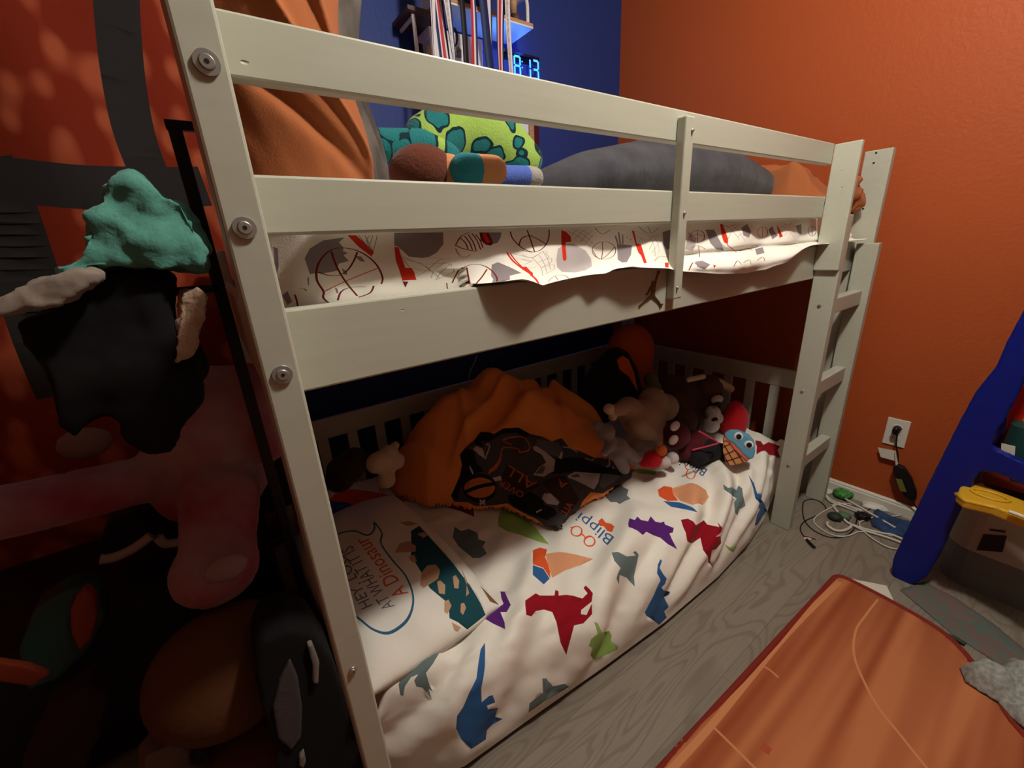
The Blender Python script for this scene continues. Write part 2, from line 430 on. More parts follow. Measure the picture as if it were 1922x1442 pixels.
# jumping player emblem, gold, on the side board (crop scale 10.3 from 1180,480)
m_gold = mat('brass emblem', rgb(120, 96, 48), .35, metal=.8)
J = [(555,290),(590,290),(592,330),(568,370),(545,430),(525,500),(512,560),(505,600),(502,680),(490,740),(500,790),(545,840),(580,890),(605,935),(640,925),(655,940),(612,985),(600,1000),(588,985),(590,950),(545,890),(500,850),(435,800),(370,850),(300,895),(240,940),(225,975),(200,990),(188,970),(215,945),(300,870),(370,800),(420,745),(438,700),(432,650),(400,690),(365,740),(355,758),(315,755),(345,735),(375,670),(410,600),(440,560),(450,490),(470,488),(480,520),(498,525),(515,460),(535,390),(545,340)]
bm = bmesh.new(); pl = [PY(1180+x/10.3, 480+y/10.3, RY) for x, y in J]
prism(bm, [(p.x, RY-.0025, p.z) for p in pl], (0, .002, 0))
setp(obj('emblem', bm, m_gold, bed), label='gold emblem of a leaping player')
# =============== LOWER FLOOR BED ===============
fb = empty('floor_bed_frame', (1.0, 1.1, 0), 'low white slatted floor bed frame standing in the corner under the loft bed', 'bed frame')
def fpart(name, *b, bev=.003):
    bm = bmesh.new(); box(bm, *b, bev); return obj(name, bm, PAINT, fb)
XE = 1.95; YR = 1.59
fpart('back_rail', .10, XE+.02, YR, YR+.02, .492, .572)
fpart('back_base_board', .10, XE+.02, YR, YR+.02, .02, .20)
fpart('end_rail', XE, XE+.02, .66, YR, .495, .575)
fpart('end_base_board', XE, XE+.02, .66, YR, .02, .20)
x = .302
while x < XE-.02:
    fpart('slat', x-.002, x+.037, YR+.002, YR+.018, .20, .492, bev=.002); x += .1103
x = .302-.1103; fpart('slat', x-.002, x+.037, YR+.002, YR+.018, .20, .492, bev=.002)
y = .729
while y < YR-.05:
    fpart('slat', XE+.002, XE+.018, y, y+.038, .20, .495, bev=.002); y += .1055
fpart('corner_post', XE, XE+.04, YR-.0, YR+.04, 0, .60)
fpart('corner_post', XE-.002, XE+.026, .60, .66, 0, .50)
fpart('corner_post', .08, .11, YR, YR+.03, 0, .60)

# mattress with a printed fitted sheet
m_sheet = mat('white printed cotton', rgb(240, 237, 228), .85, bump=.12, bscale=400, spec=.1, sheen=.2)
def dye(name, c): return mat(name, rgb(*c), .85, spec=.1, sheen=.15)
D = dict(slate=dye('slate print', (106, 124, 126)), blue=dye('blue print', (52, 100, 158)), red=dye('crimson print', (150, 22, 38)),
         purple=dye('purple print', (92, 40, 122)), green=dye('lime print', (150, 190, 100)), orange=dye('orange print', (226, 92, 48)),
         teal=dye('teal print', (32, 78, 88)), tan=dye('tan print', (196, 160, 128)), brown=dye('brown print', (128, 96, 74)),
         ink=dye('blue line print', (52, 104, 140)), peach=dye('peach print', (226, 160, 120)), grey=dye('grey print', (116, 124, 126)))
BX = np.array([.05, .107, .214, .407, .66, .9, 1.2, 1.45, 1.63, 1.80, 1.93])
BY = np.array([.70, .66, .600, .585, .562, .545, .540, .556, .585, .625, .67])
MT = .285      # top of the mattress
def wr(x, y):  # soft wrinkles
    d = x*.8 + y*.6; e = -x*.55 + y*.85
    r = .009*np.sin(2*np.pi*(e*7.5 + 1.6*vn(x*3+5, y*3))) * sstep(-.1, .25, vn(x*2.2+9, y*2.6+3)+.1)
    r += .016*vn(x*5+2, y*9+1) + .009*vn(x*14, y*22+4) + .004*vn(x*33+y*20, y*40)
    return r
def F_low(U, V):
    """U = x; V = distance over the cloth from the front hem (0) up the side, over the edge and back"""
    x = np.clip(U, .060, 1.930); over = np.maximum(.060-U, 0) + np.maximum(U-1.930, 0)
    yb = np.interp(x, BX, BY); s = .30        # side length
    yt = .61 + .045*sstep(.30, .06, x) + .03*sstep(1.7, 1.95, x)
    t = np.clip(V/s, 0, 1)
    # side: bulging curve from (yb, .025) to (yt+.03, MT)
    a = t*np.pi/2
    bulge = .022*np.sin(np.pi*t)
    y1 = yb + (yt + .04 - yb)*t**1.8 - bulge*.6
    z1 = .022 + (MT-.022)*np.sin(a)**.92
    y2 = yt + .04 + (V - s); z2 = MT + 0*x
    top = V > s
    y = np.where(top, y2, y1); z = np.where(top, z2, z1)
    # long diagonal folds on the hanging side
    fold = np.sin(2*np.pi*(x*3.1 - V*4.2 + .8*vn(x*2, V*3))) * .022 * sstep(.0, .12, V) * sstep(.62, .25, V)
    fold += np.sin(2*np.pi*(x*6.3 - V*6.5 + 1.5*vn(x*3+7, V*4))) * .011 * sstep(.0, .1, V) * sstep(.75, .3, V)
    w = wr(x, V)*1.0
    nz = np.where(top, 1, np.sin(a)); ny = np.where(top, 0, -np.cos(a))
    k = sstep(0, .03, V)
    f = (fold*.75 + w*k) 
    y = y + ny*f; z = np.maximum(z + nz*f, .012)
    # rounded ends
    dz = .10*(sstep(.16, .05, x)**2 + sstep(1.86, 1.94, x)**2)
    z = np.maximum(z - dz*sstep(.1, .3, V), .012)
    zt = z.copy(); z = np.maximum(z - over*sstep(0, .02, z), .012)
    x = x - np.minimum(over, .2)*.06*np.sign(.9-U)
    return np.stack([x, y, z], 1)
low = Cloth(F_low, -.18, 2.17, 0., 1.22, 225, 120)
A = (600, 880, 2.565); B = (1000, 820, 3.004); C8 = (1080, 590, 4.12); C7 = (540, 600, 3.203)
LM = ['sheet'] + list(D); IX = {k: i for i, k in enumerate(LM)}
def lf(col, base, pts): low.fill(IX[col], [cr(*base, pts)])
lf('slate', A, [(590,868),(520,885),(450,930),(405,975),(380,1040),(388,1090),(402,1098),(410,1050),(440,1005),(475,990),(455,1020),(465,1050),(495,1055),(540,1112),(525,1060),(545,1075),(528,1040),(512,985),(545,940),(575,890)])
lf('blue', A, [(795,838),(775,870),(765,930),(755,1010),(720,1080),(690,1150),(660,1190),(655,1250),(680,1300),(730,1350),(800,1305),(805,1260),(830,1235),(880,1205),(845,1195),(850,1178),(858,1150),(810,1160),(805,1140),(845,1125),(832,1090),(815,1095),(780,1125),(778,1060),(795,960),(797,880)])
lf('purple', A, [(795,722),(830,745),(893,773),(890,740),(870,690),(900,690),(920,655),(905,625),(890,590),(870,590),(875,625),(885,650),(860,670)])
lf('red', A, [(990,635),(1040,600),(1060,610),(1130,610),(1135,585),(1150,590),(1150,610),(1220,612),(1265,625),(1290,600),(1270,575),(1280,562),(1300,580),(1315,600),(1310,640),(1260,680),(1258,700),(1285,705),(1310,650),(1312,700),(1270,745),(1225,755),(1205,830),(1188,898),(1160,840),(1140,740),(1120,690),(1080,678),(1040,685),(1020,712),(995,705),(990,660)])
lf('slate', A, [(1072,1010),(1090,1010),(1120,1050),(1180,1035),(1200,1050),(1080,1120),(1005,1175),(1010,1130),(1075,1080)])
lf('slate', A, [(640,330),(650,280),(680,300),(720,290),(760,310),(765,340),(800,350),(785,375),(805,410),(770,430),(735,430),(700,400),(670,375)])
lf('green', A, [(860,235),(880,185),(950,195),(1000,245),(1060,310),(1105,365),(1050,350),(970,320),(900,300),(860,275)])
lf('red', A, [(610,185),(680,160),(740,195),(745,232),(680,205)])
lf('purple', B, [(538,490),(545,460),(575,470),(590,450),(610,470),(650,478),(665,448),(690,478),(720,485),(740,478),(745,495),(795,515),(790,540),(770,545),(785,580),(815,635),(760,605),(720,570),(680,555),(640,535),(620,555),(590,530),(540,510)])
lf('red', B, [(835,468),(875,462),(905,478),(920,500),(965,470),(985,495),(1030,505),(1050,510),(1040,480),(1055,500),(1070,515),(1060,540),(1030,565),(1060,560),(1062,600),(1035,635),(1010,640),(1000,700),(1018,743),(990,710),(960,640),(945,570),(900,600),(870,590),(862,540),(848,510)])
lf('slate', B, [(445,655),(480,650),(530,675),(580,670),(565,650),(580,645),(597,665),(590,700),(570,790),(575,845),(545,815),(530,795),(490,780),(485,835),(472,800),(480,770),(495,740),(460,700)])
lf('blue', B, [(720,690),(728,700),(715,740),(735,775),(755,800),(745,830),(725,850),(735,865),(775,875),(768,892),(740,905),(765,960),(740,985),(755,1020),(712,1062),(640,1010),(632,990),(680,900),(700,850),(720,810),(700,770),(705,720)])
lf('green', B, [(345,1045),(365,1050),(390,1105),(430,1095),(445,1120),(440,1150),(480,1200),(400,1235),(345,1260),(325,1230),(335,1190),(315,1180),(330,1140),(365,1110)])
lf('slate', B, [(57,1362),(100,1390),(115,1410),(60,1440)])
lf('slate', B, [(1072,268),(1100,290),(1150,300),(1160,275),(1180,290),(1185,330),(1200,390),(1165,410),(1155,445),(1140,430),(1135,370),(1150,350),(1110,320),(1080,300)])
lf('blue', B, [(1215,215),(1245,260),(1265,320),(1300,370),(1320,420),(1290,450),(1270,490),(1250,500),(1265,440),(1280,410),(1255,350),(1240,280)])
lf('grey', B, [(400,330),(450,280),(500,270),(510,285),(540,300),(530,330),(550,350),(520,362),(490,380),(470,368),(440,370)])
lf('green', B, [(1080,605),(1110,625),(1150,620),(1130,655),(1100,635)])
lf('red', B, [(1255,20),(1285,25),(1300,45),(1330,30),(1395,55),(1380,75),(1395,120),(1330,100),(1260,100)])
lf('green', B, [(565,190),(600,178),(700,195),(690,215),(600,205)])
# word logo with round glasses and a bow
low.text(IX['blue'], 'Blippi', (1155, 1010), (-64, -48), (-18, 22), 1., bold=.09)
low.text(IX['blue'], 'Blippi', (1330, 882), (-48, -21), (-13, 19), 1., bold=.09)
lf('orange', B, [(370,475),(390,458),(412,485),(440,490),(460,505),(447,538),(420,530),(400,505),(378,502)])
for cx, cy in ((247, 533), (320, 590)): low.line(IX['orange'], .0045, cr(*B, circ(cx, cy, 30, 27)), closed=True, n=2)
low.line(IX['orange'], .0045, cr(*B, [(272,550),(285,556),(296,570)]))
low.line(IX['orange'], .004, cr(*B, [(228,512),(212,512)]))
low.line(IX['orange'], .004, cr(*C8, circ(892,1235,34,38)), closed=True, n=2)
low.line(IX['orange'], .004, cr(*C8, [(868,1205),(850,1180),(855,1160)]))
# plain colour patches
lf('orange', B, [(0,640),(40,625),(80,635),(70,680),(95,740),(100,800),(60,740),(0,720)])
lf('blue', B, [(0,725),(60,745),(95,800),(62,832),(0,780)])
lf('peach', B, [(72,660),(150,650),(250,665),(340,690),(280,720),(180,755),(110,795),(90,740)])
lf('orange', B, [(705,300),(740,278),(785,285),(790,320),(820,360),(760,362),(712,335)])
lf('peach', B, [(785,290),(880,262),(975,300),(992,340),(960,385),(900,385),(830,360),(790,320)])
lf('blue', B, [(735,362),(830,372),(930,428),(860,410),(780,395)])
lf('orange', C7, [(225,1020),(330,1015),(480,1030),(640,1060),(720,1085),(640,1125),(560,1140),(520,1170),(470,1190),(430,1150),(330,1100),(240,1090)])
lf('blue', C7, [(240,1090),(330,1095),(430,1150),(470,1190),(350,1185),(255,1180)])
mt = empty('mattress', (1.0, 1.05, .02), 'mattress on the floor bed under a white fitted sheet printed with coloured dinosaurs', 'mattress')
low.build('printed_sheet', [m_sheet] + [D[k] for k in D], mt)
bm = bmesh.new(); box(bm, .11, 1.88, .72, 1.57, .03, .20, .03); obj('mattress_core', bm, mat('mattress ticking', rgb(190,186,178), .9), mt)

# pillow with printed case
CX, CY = .215, 1.02
def F_pil(U, V):
    # U,V in [-1,1]; slightly turned rectangle
    a = .05; hx = .185; hy = .345
    e = np.clip(1 - np.abs(U)**3.2, 0, 1)**.5 * np.clip(1 - np.abs(V)**3.6, 0, 1)**.5
    x = U*hx*(1 - .05*V*V); y = V*hy*(1 - .04*U*U)
    z = .292 + .075*e + .010*vn(U*3+3, V*4)*e + .006*np.sin(U*9+V*5+3*vn(U*2, V*2))*e*sstep(-.4,-1,V)
    X = CX + x*math.cos(a) - y*math.sin(a); Y = CY + x*math.sin(a) + y*math.cos(a)
    return np.stack([X, Y, z], 1)
pil = Cloth(F_pil, -1, 1, -1, 1, 90, 120)
def pf(col, pts): pil.fill(IX[col], [cr(*A, pts)])
pf('brown', [(750,455),(790,470),(830,520),(870,560),(880,600),(865,660),(820,640),(770,560),(755,500)])
pf('teal', [(440,300),(480,275),(540,265),(590,300),(600,330),(640,340),(680,400),(715,440),(750,450),(770,480),(775,540),(850,600),(870,650),(800,710),(712,783),(625,720),(620,650),(530,575),(490,500),(440,420),(440,340)])
for q in ([(363,400),(385,360),(430,348),(465,375),(460,400),(365,405)], [(483,560),(490,500),(520,465),(560,462),(580,490),(570,530),(500,575)], [(580,340),(610,330),(637,350),(620,395)],
          [(470,315),(500,305),(520,320),(500,333)], [(565,545),(580,537),(605,560),(603,605),(575,600)], [(640,520),(655,512),(672,540),(668,578),(648,575)], [(600,640),(620,630),(635,660),(615,700),(600,690)],
          [(635,740),(680,765),(665,790),(648,780)], [(675,465),(730,450),(760,500),(720,600),(705,615),(710,540)], [(430,420),(455,415),(468,445),(450,452),(435,440)], [(385,258),(430,252),(475,265),(440,275),(415,275)], [(680,650),(695,645),(705,670),(690,705),(678,690)]):
    pf('tan', q)
pil.line(IX['ink'], .022, cr(*A, [(60,340),(100,310),(170,300),(215,318),(245,315),(265,285),(262,258),(300,310),(295,360),(350,440),(410,510),(445,590),(448,660),(420,730),(360,780),(310,792),(250,770),(200,730),(165,705)]), n=4)
Dq = (620, 960, 5.546)
def ptext(col, s, a, b, uvx, bold=.03):
    a = cr(*Dq, [a])[0]; b = cr(*Dq, [b])[0]
    pil.text(IX[col], s, a, (b[0]-a[0], b[1]-a[1]), uvx, 1.0, bold)
ptext('grey', 'HEY, LOOK', (445, 985), (95, 355), (-30, 14), .09)
ptext('grey', 'AT WHAT IT IS', (672, 985), (222, 350), (-31, 15), .09)
ptext('orange', 'A Dinosaur', (815, 850), (375, 255), (-38, 18), .13)
po = pil.build('printed_pillow', [m_sheet] + [D[k] for k in D])
po.modifiers.new('thickness', 'SOLIDIFY').thickness = .012; po.modifiers[-1].offset = -1
setp(po, 'white pillow printed with a spiky teal dinosaur and a speech bubble', 'pillow')
# =============== UPPER MATTRESS AND ITS SHEET ===============
um = empty('mattress', (1.0, 1.1, 1.016), 'mattress on the upper bunk under a white fitted sheet printed with basketballs and hoops', 'mattress')
hem = [(560,575),(700,566),(800,556),(837,546),(860,540),(879,536),(900,535),(927,531),(955,526),(976,523),(996,530),(1008,535.5),(1019,533),(1045,528),(1070,523),(1117,515),(1128,514),(1140,512),(1152,505),(1180,500),(1192,502),(1225,503),(1255,504),(1282,509),(1344,514),(1399,513),(1435,506),(1471,490),(1500,471),(1530,457),(1550,445)]
hp = [PY(px, py, .553) for px, py in hem]
HX = np.array([p.x for p in hp]); HZ = np.array([p.z for p in hp])
def F_up(U, V):
    over = np.maximum(.066-U, 0) + np.maximum(U-1.98, 0); x = np.clip(U, .066, 1.98); zb = np.interp(x, HX, HZ)
    out = sstep(.27, .40, x)                     # how far the cloth comes out over the board
    z3 = 1.112; zb = np.where(x < .33, 1.05*(1-out) + zb*out, zb)
    px = [0, .14, .22, .33]                      # arc-length knots
    y0, y1, y2 = .80, .66, .617
    ylip = .604 - .030*out; yh = .604 - .056*out
    p = [(y0 + 0*x, 1.236 + 0*x), (y1 + 0*x, 1.234 + 0*x), (y2 + 0*x, 1.20 + 0*x), (ylip, z3 + 0*x), (yh, np.minimum(zb, z3-.004))]
    k = np.array([0, .25, .40, .80, 1.0]); y = np.zeros_like(x); z = np.zeros_like(x)
    for i in range(4):
        m = (V >= k[i]) & (V <= k[i+1]) if i == 3 else (V >= k[i]) & (V < k[i+1])
        t = ((V - k[i])/(k[i+1]-k[i]))
        p0 = p[max(i-1, 0)]; a = p[i]; b = p[i+1]; p3 = p[min(i+2, 4)]
        for arr, c in ((y, 0), (z, 1)):
            q = .5*((2*a[c]) + (b[c]-p0[c])*t + (2*p0[c]-5*a[c]+4*b[c]-p3[c])*t*t + (3*a[c]-p0[c]-3*b[c]+p3[c])*t**3)
            arr[m] = q[m]
    f = .012*vn(x*6+2, V*2.2+1) + .007*vn(x*13, V*4) + .004*vn(x*30, V*6)
    f += .008*np.sin(2*np.pi*(x*3.2+V*.9))*sstep(.4, .7, V)*out
    f += .010*np.exp(-((x-.60)/.02)**2)*sstep(.75, .95, V) + .006*np.exp(-((x-.44)/.03)**2)*sstep(.6, 1, V)
    # second rolled layer on the right
    rt = sstep(.86, .95, x)
    f += rt*(.016*np.exp(-((V-.90)/.07)**2) - .012*np.exp(-((V-.80)/.035)**2))
    y = y - f*sstep(.3, .45, V) ; z = z + .3*f*sstep(.5, .2, V)
    # rounded left corner
    c = sstep(.16, .06, x); y = y + .05*c*c; z = z - .015*c*sstep(.4, 0, V)
    y = np.where((V > .72) & (out < .5), np.maximum(y, .602), y)
    y = y + over; x = x + .02*sstep(0,.05,over)*np.sign(U-1)*-1*0
    return np.stack([x, y, z], 1)
up_ = Cloth(F_up, -.25, 2.1, 0, 1, 230, 50)
m_line = dye('maroon print', (112, 34, 34)); m_hoop = dye('bright red print', (206, 52, 34)); m_gr = dye('mauve grey print', (140, 132, 136)); m_th = dye('thin grey print', (120, 112, 110)); m_pale = dye('pale grey print', (184, 176, 178))
UM = [m_sheet, m_line, m_hoop, m_gr, m_th, m_pale]
T1 = (440, 400, 6.006); T2 = (740, 400, 7.21); T3 = (980, 400, 6.407); C6 = (980, 180, 2.746)
def uf(i, b, pts): up_.fill(i, [cr(*b, pts)])
def ul(i, b, pts, w=.0028, closed=False, n=4): up_.line(i, w, cr(*b, pts), closed=closed, n=n)
# splashes and grey balls first, lines over them
uf(3, T1, [(790,510),(850,400),(1000,310),(1240,275),(1180,330),(1230,390),(1225,430),(1280,450),(1230,475),(1290,540),(1180,570),(1165,600),(1160,650),(1060,670),(1000,680),(900,680),(850,690),(820,600)])
uf(3, T1, [(1350,480),(1430,490),(1475,550),(1420,545)]); uf(3, T1, [(1130,840),(1160,850),(1175,905),(1150,905)]); uf(3, T1, [(820,720),(840,730),(840,820),(825,800)]); uf(3, T1, [(1210,620),(1270,660),(1270,700),(1230,690)])
uf(3, T1, [(440,380),(490,400),(500,600),(480,690),(450,560)]); uf(3, T1, [(600,880),(650,1000),(600,1040),(540,930)])
uf(3, T2, [(0,270),(660,262),(665,420),(580,530),(480,590),(380,608),(200,590),(60,460),(0,440)])
uf(3, T2, [(1280,262),(1450,262),(1440,330),(1400,400),(1340,420)])
uf(3, T2, [(1320,700),(1400,665),(1560,730),(1720,810),(1560,850),(1570,900),(1500,930),(1320,940),(1340,900),(1310,850)])
uf(5, T3, [(410,560),(430,430),(520,370),(620,370),(760,450),(830,550),(840,640),(760,690),(640,715),(480,710),(420,650)])
uf(3, T3, [(1140,370),(1320,390),(1310,500),(1260,590),(1200,595),(1150,560)])
for q in ([(1110,270),(1130,275),(1150,330),(1160,370),(1140,370)], [(1150,230),(1170,235),(1190,370),(1170,370)], [(1205,250),(1215,255),(1220,370),(1200,370)], [(1255,280),(1270,290),(1262,305)], [(1300,305),(1312,320),(1300,335)]): uf(3, T3, q)
uf(3, T3, [(1690,230),(1780,200),(1790,420),(1740,440),(1700,380)])
uf(3, C6, [(945,690),(990,690),(1015,740),(1040,800),(1000,790),(970,760)]); uf(3, C6, [(1270,690),(1290,670),(1300,700),(1320,720),(1290,740)]); uf(3, C6, [(1130,680),(1160,660),(1180,700),(1170,730),(1140,720)]); uf(3, C6, [(1410,670),(1440,660),(1440,715),(1420,705)])
uf(5, C6, [(860,700),(900,735),(880,800),(840,790)]); uf(3, C6, [(890,855),(930,850),(970,870),(940,895),(900,880)]); uf(3, C6, [(1200,790),(1240,780),(1250,810),(1210,820)])
# balls
bl = lambda b, p, w=.0028: ul(1, b, p, w)
bl(T1, [(1130,1010),(1060,1010),(1000,950),(1005,885),(930,760),(930,620),(990,500),(1100,410),(1250,395),(1400,430),(1530,510),(1620,610),(1670,730),(1655,800)])
bl(T1, [(1570,820),(1530,900),(1400,950)]); bl(T1, [(940,665),(1050,700),(1180,700),(1280,640),(1350,530),(1385,440)]); bl(T1, [(1090,430),(1150,600),(1250,770),(1385,935)]); ul(2, T1, [(1010,885),(1250,770),(1620,620)]); bl(T1, [(1165,985),(1200,890),(1300,840),(1480,830)])
bl(T1, [(680,920),(700,980),(715,1060)], .002); bl(T1, [(730,850),(780,850),(810,880)], .0012)
bl(T2, [(785,945),(830,850),(900,760),(1000,710),(1110,695),(1230,720),(1330,790),(1390,880),(1385,935)]); bl(T2, [(980,735),(1000,850),(1020,965)]); bl(T2, [(1255,760),(1190,860),(1100,965)])
bl(T2, [(710,945),(715,1000),(730,1035)], .002); bl(T2, [(865,1020),(930,975),(1000,975)], .002)
bl(T2, [(1570,250),(1600,340),(1690,440),(1780,500),(1875,530)]); bl(T3, [(0,450),(60,462),(130,470),(210,450),(280,390),(320,300),(325,200)]); bl(T3, [(0,300),(80,275),(180,310),(290,375)]); bl(T3, [(60,205),(90,290),(150,470)]); bl(T2, [(1690,440),(1720,350),(1790,310),(1875,305)])
ul(1, T3, circ(985,450,142,105), .0024, True); bl(T3, [(965,350),(968,450),(955,560)], .0024); bl(T3, [(850,450),(900,530),(955,553),(1030,500),(1110,410)], .0024)
bl(T3, [(1400,160),(1480,228),(1560,240),(1640,180)], .0022); bl(T3, [(1510,165),(1530,200),(1545,235)], .0018)
bl(T3, [(1590,575),(1660,520),(1760,535)], .0024); bl(T3, [(880,180),(930,235),(985,250),(1060,200)], .0022)
bl(T3, [(310,830),(370,770),(450,745),(520,755),(570,795)], .0022); bl(T3, [(400,760),(435,810)], .0018)
ul(1, C6, circ(905,725,36,32), .003, True); bl(C6, [(872,725),(905,715),(938,725)], .0026); bl(C6, [(903,695),(905,757)], .0026)
bl(C6, [(870,785),(905,772),(945,790)], .003); bl(C6, [(910,775),(915,830)], .0026)
ul(1, C6, circ(1240,703,25,28), .003, True); bl(C6, [(1240,676),(1240,730)], .0026); ul(1, C6, circ(1495,697,20,26), .003, True); bl(C6, [(1495,672),(1495,722)], .003)
bl(C6, [(1040,665),(1070,675),(1100,660)], .003); bl(C6, [(1350,660),(1370,668),(1390,655)], .003); bl(C6, [(1180,780),(1200,770),(1215,780)], .003)
for q in ([(860,900),(880,860),(900,870)], [(1090,880),(1110,850),(1130,870)], [(1140,860),(1170,845),(1180,870)], [(1210,850),(1240,830),(1250,850)], [(1120,800),(1160,785),(1190,800)]): bl(C6, q, .003)
# shoe
uf(1, T2, [(1150,262),(1280,265),(1340,410),(1310,440),(1240,430),(1170,370)]); uf(2, T2, [(1190,275),(1240,275),(1300,395),(1255,410),(1210,340)])
bl(T2, [(830,440),(900,320),(1010,262)], .0022); bl(T2, [(830,480),(870,560),(950,600),(1030,560)], .0016); bl(T2, [(820,440),(1000,500),(1100,520)], .003)
for a, b in (((900,340),(1000,490)), ((950,310),(1060,505)), ((1000,290),(1110,515)), ((1050,275),(1170,495)), ((1100,290),(1200,470))): bl(T2, [a, ((a[0]+b[0])/2+12, (a[1]+b[1])/2-10), b], .0024)
# hoops
uf(2, T1, [(1275,250),(1370,250),(1480,345),(1575,440),(1545,490),(1400,380)])
uf(2, T2, [(0,455),(60,465),(100,600),(150,740),(235,745),(270,800),(300,905),(190,908),(110,915),(70,780),(20,640)]); uf(1, T2, [(110,925),(190,930),(150,1010)])
ul(2, T2, [(1525,535),(1600,640),(1720,740),(1850,830)], .004); ul(2, T2, [(1570,545),(1640,640),(1740,740)], .003); uf(2, T2, [(1735,740),(1770,725),(1875,810),(1875,860)])
uf(2, T3, [(0,650),(50,645),(130,730),(110,735),(50,700),(0,680)]); ul(2, T3, [(100,740),(160,790),(200,850)], .005); uf(2, T3, [(90,750),(130,780),(180,850),(150,850)])
uf(2, T3, [(470,205),(530,225),(585,280),(590,345),(520,352),(535,550),(515,580),(490,560),(480,450),(470,350)])
uf(2, T3, [(1320,210),(1350,215),(1380,370),(1430,375),(1465,490),(1500,600),(1465,605),(1430,510),(1400,480),(1370,400)])
uf(2, C6, [(1020,660),(1035,662),(1062,740),(1060,765),(1040,755),(1028,720)]); ul(2, C6, [(1055,765),(1090,795),(1105,808)], .004); uf(2, C6, [(1312,665),(1322,680),(1345,725),(1328,732)])
uf(2, C6, [(735,860),(755,860),(755,885),(738,885)]); uf(2, C6, [(985,870),(1000,875),(990,890)])
# nets
def net(b, rows, w=.0010):
    for r in rows: ul(4, b, r, w)
net(T1, [[(1400,250),(1470,340),(1540,430)], [(1470,250),(1510,330),(1560,430)], [(1530,250),(1490,310),(1540,420)], [(1610,250),(1590,340),(1560,430)], [(1560,250),(1530,350)]])
net(T2, [[(60,470),(300,590),(700,620),(745,630)], [(100,590),(420,720),(480,790)], [(100,600),(210,740)], [(150,620),(400,690),(640,680),(760,690),(770,720)], [(310,860),(450,770),(600,640),(700,620)], [(500,880),(540,780),(690,660)], [(570,900),(640,790),(760,690)], [(400,710),(520,800),(620,890)], [(640,780),(780,750),(800,800),(700,850),(560,910)], [(210,740),(420,780)]])
net(T2, [[(1575,545),(1700,570),(1800,600),(1875,600)], [(1640,620),(1760,630),(1875,650)], [(1760,700),(1860,650)]])
net(T3, [[(0,500),(120,540),(250,460),(310,480)], [(120,540),(230,480),(300,500),(310,540),(180,600)], [(180,600),(330,540),(350,590),(230,660)], [(230,660),(370,620),(380,680),(280,730)], [(120,540),(180,600),(230,660),(250,760)], [(200,500),(260,600),(300,720)], [(250,460),(310,560),(340,680)], [(0,560),(110,590)], [(50,655),(160,660)]])
net(T3, [[(540,210),(700,300),(830,400)], [(600,190),(740,260),(850,370)], [(680,190),(780,240),(850,290)], [(640,300),(700,240),(760,200)], [(700,350),(770,270),(840,220)], [(750,390),(810,310),(850,260)], [(600,260),(660,200)], [(790,410),(850,350)]])
net(T3, [[(1360,220),(1500,260),(1640,270)], [(1370,280),(1520,330),(1660,330)], [(1390,360),(1500,330),(1620,260)], [(1530,440),(1570,350),(1650,280)], [(1560,480),(1620,390),(1680,330)], [(1520,270),(1580,380),(1600,520)], [(1570,265),(1630,370),(1650,470)], [(1440,300),(1400,350)]])
net(C6, [[(1040,665),(1080,690),(1120,740)], [(1060,660),(1100,680),(1150,750)], [(1120,660),(1080,700),(1060,740)], [(1150,690),(1110,730)], [(1330,670),(1370,690),(1400,730)], [(1400,670),(1370,700),(1350,720)]], .0016)
up_.build('printed_sheet', UM, um)
bm = bmesh.new(); box(bm, .10, 1.96, .68, 1.57, 1.018, 1.19, .03); obj('mattress_core', bm, MATS['mattress ticking'], um)
def F_ut(U, V):
    z = 1.236 + .008*vn(U*4, V*4) + .004*vn(U*11, V*11)
    e = np.maximum(np.abs(V-1.15) - .40, 0); return np.stack([U, V, z - e*e*2], 1)
c2 = Cloth(F_ut, .062, 1.985, .79, 1.60, 60, 30); c2.build('sheet_top', [m_sheet], um)

# =============== THINGS ON THE UPPER BUNK ===============
m_ocloth = mat('orange cotton', rgb(160, 94, 56), .85, bump=.15, bscale=300, spec=.1, sheen=.3)
m_greyfleece = mat('dark grey plush velour', rgb(62, 62, 68), .9, bump=.25, bscale=120, var=.22, vscale=16, sheen=.5, spec=.1)
m_camo = mat('brown grey print', rgb(62, 55, 52), .8, var=.35, vscale=14, col2=rgb(104, 98, 92), bump=.1)
# big reversible cushion leaning at the left end
cu = empty('cushion', (.13, .8, 1.24), 'big orange cushion with a grey side standing at the left end of the upper bunk', 'cushion')
def F_cu(U, V):
    # U 0..1 across the front (left to right), V 0..1 up
    z = 1.238 + V*.46
    xr = .262 + .030*np.abs(V-.36)**1.2 + .012*np.sin(V*9)
    x0 = .040 - .030*sstep(.45, 1., V); x = x0 + U*(xr - x0)
    y = .79 - .085*np.sin(np.pi*np.clip(U, 0, 1))**.6*(.55+.45*np.sin(np.pi*np.clip(V,0,1)))
    f = .017*np.exp(-((V - .62 + (U-.35)*.75)/.035)**2) + .011*np.exp(-((V - .80 + (U-.55)*.9)/.03)**2) - .014*np.exp(-((V - .22 + (U-.6)*.45)/.04)**2) + .010*np.exp(-((V - .93 + (U-.45)*1.1)/.03)**2) + .012*vn(U*3+4, V*4) + .004*vn(U*10+V*5, V*9)
    return np.stack([x, y - f*sstep(0, .1, U)*sstep(1.02, .9, U), z], 1)
Cloth(F_cu, 0, 1, 0, 1, 70, 90).build('orange_front', [m_ocloth], cu)
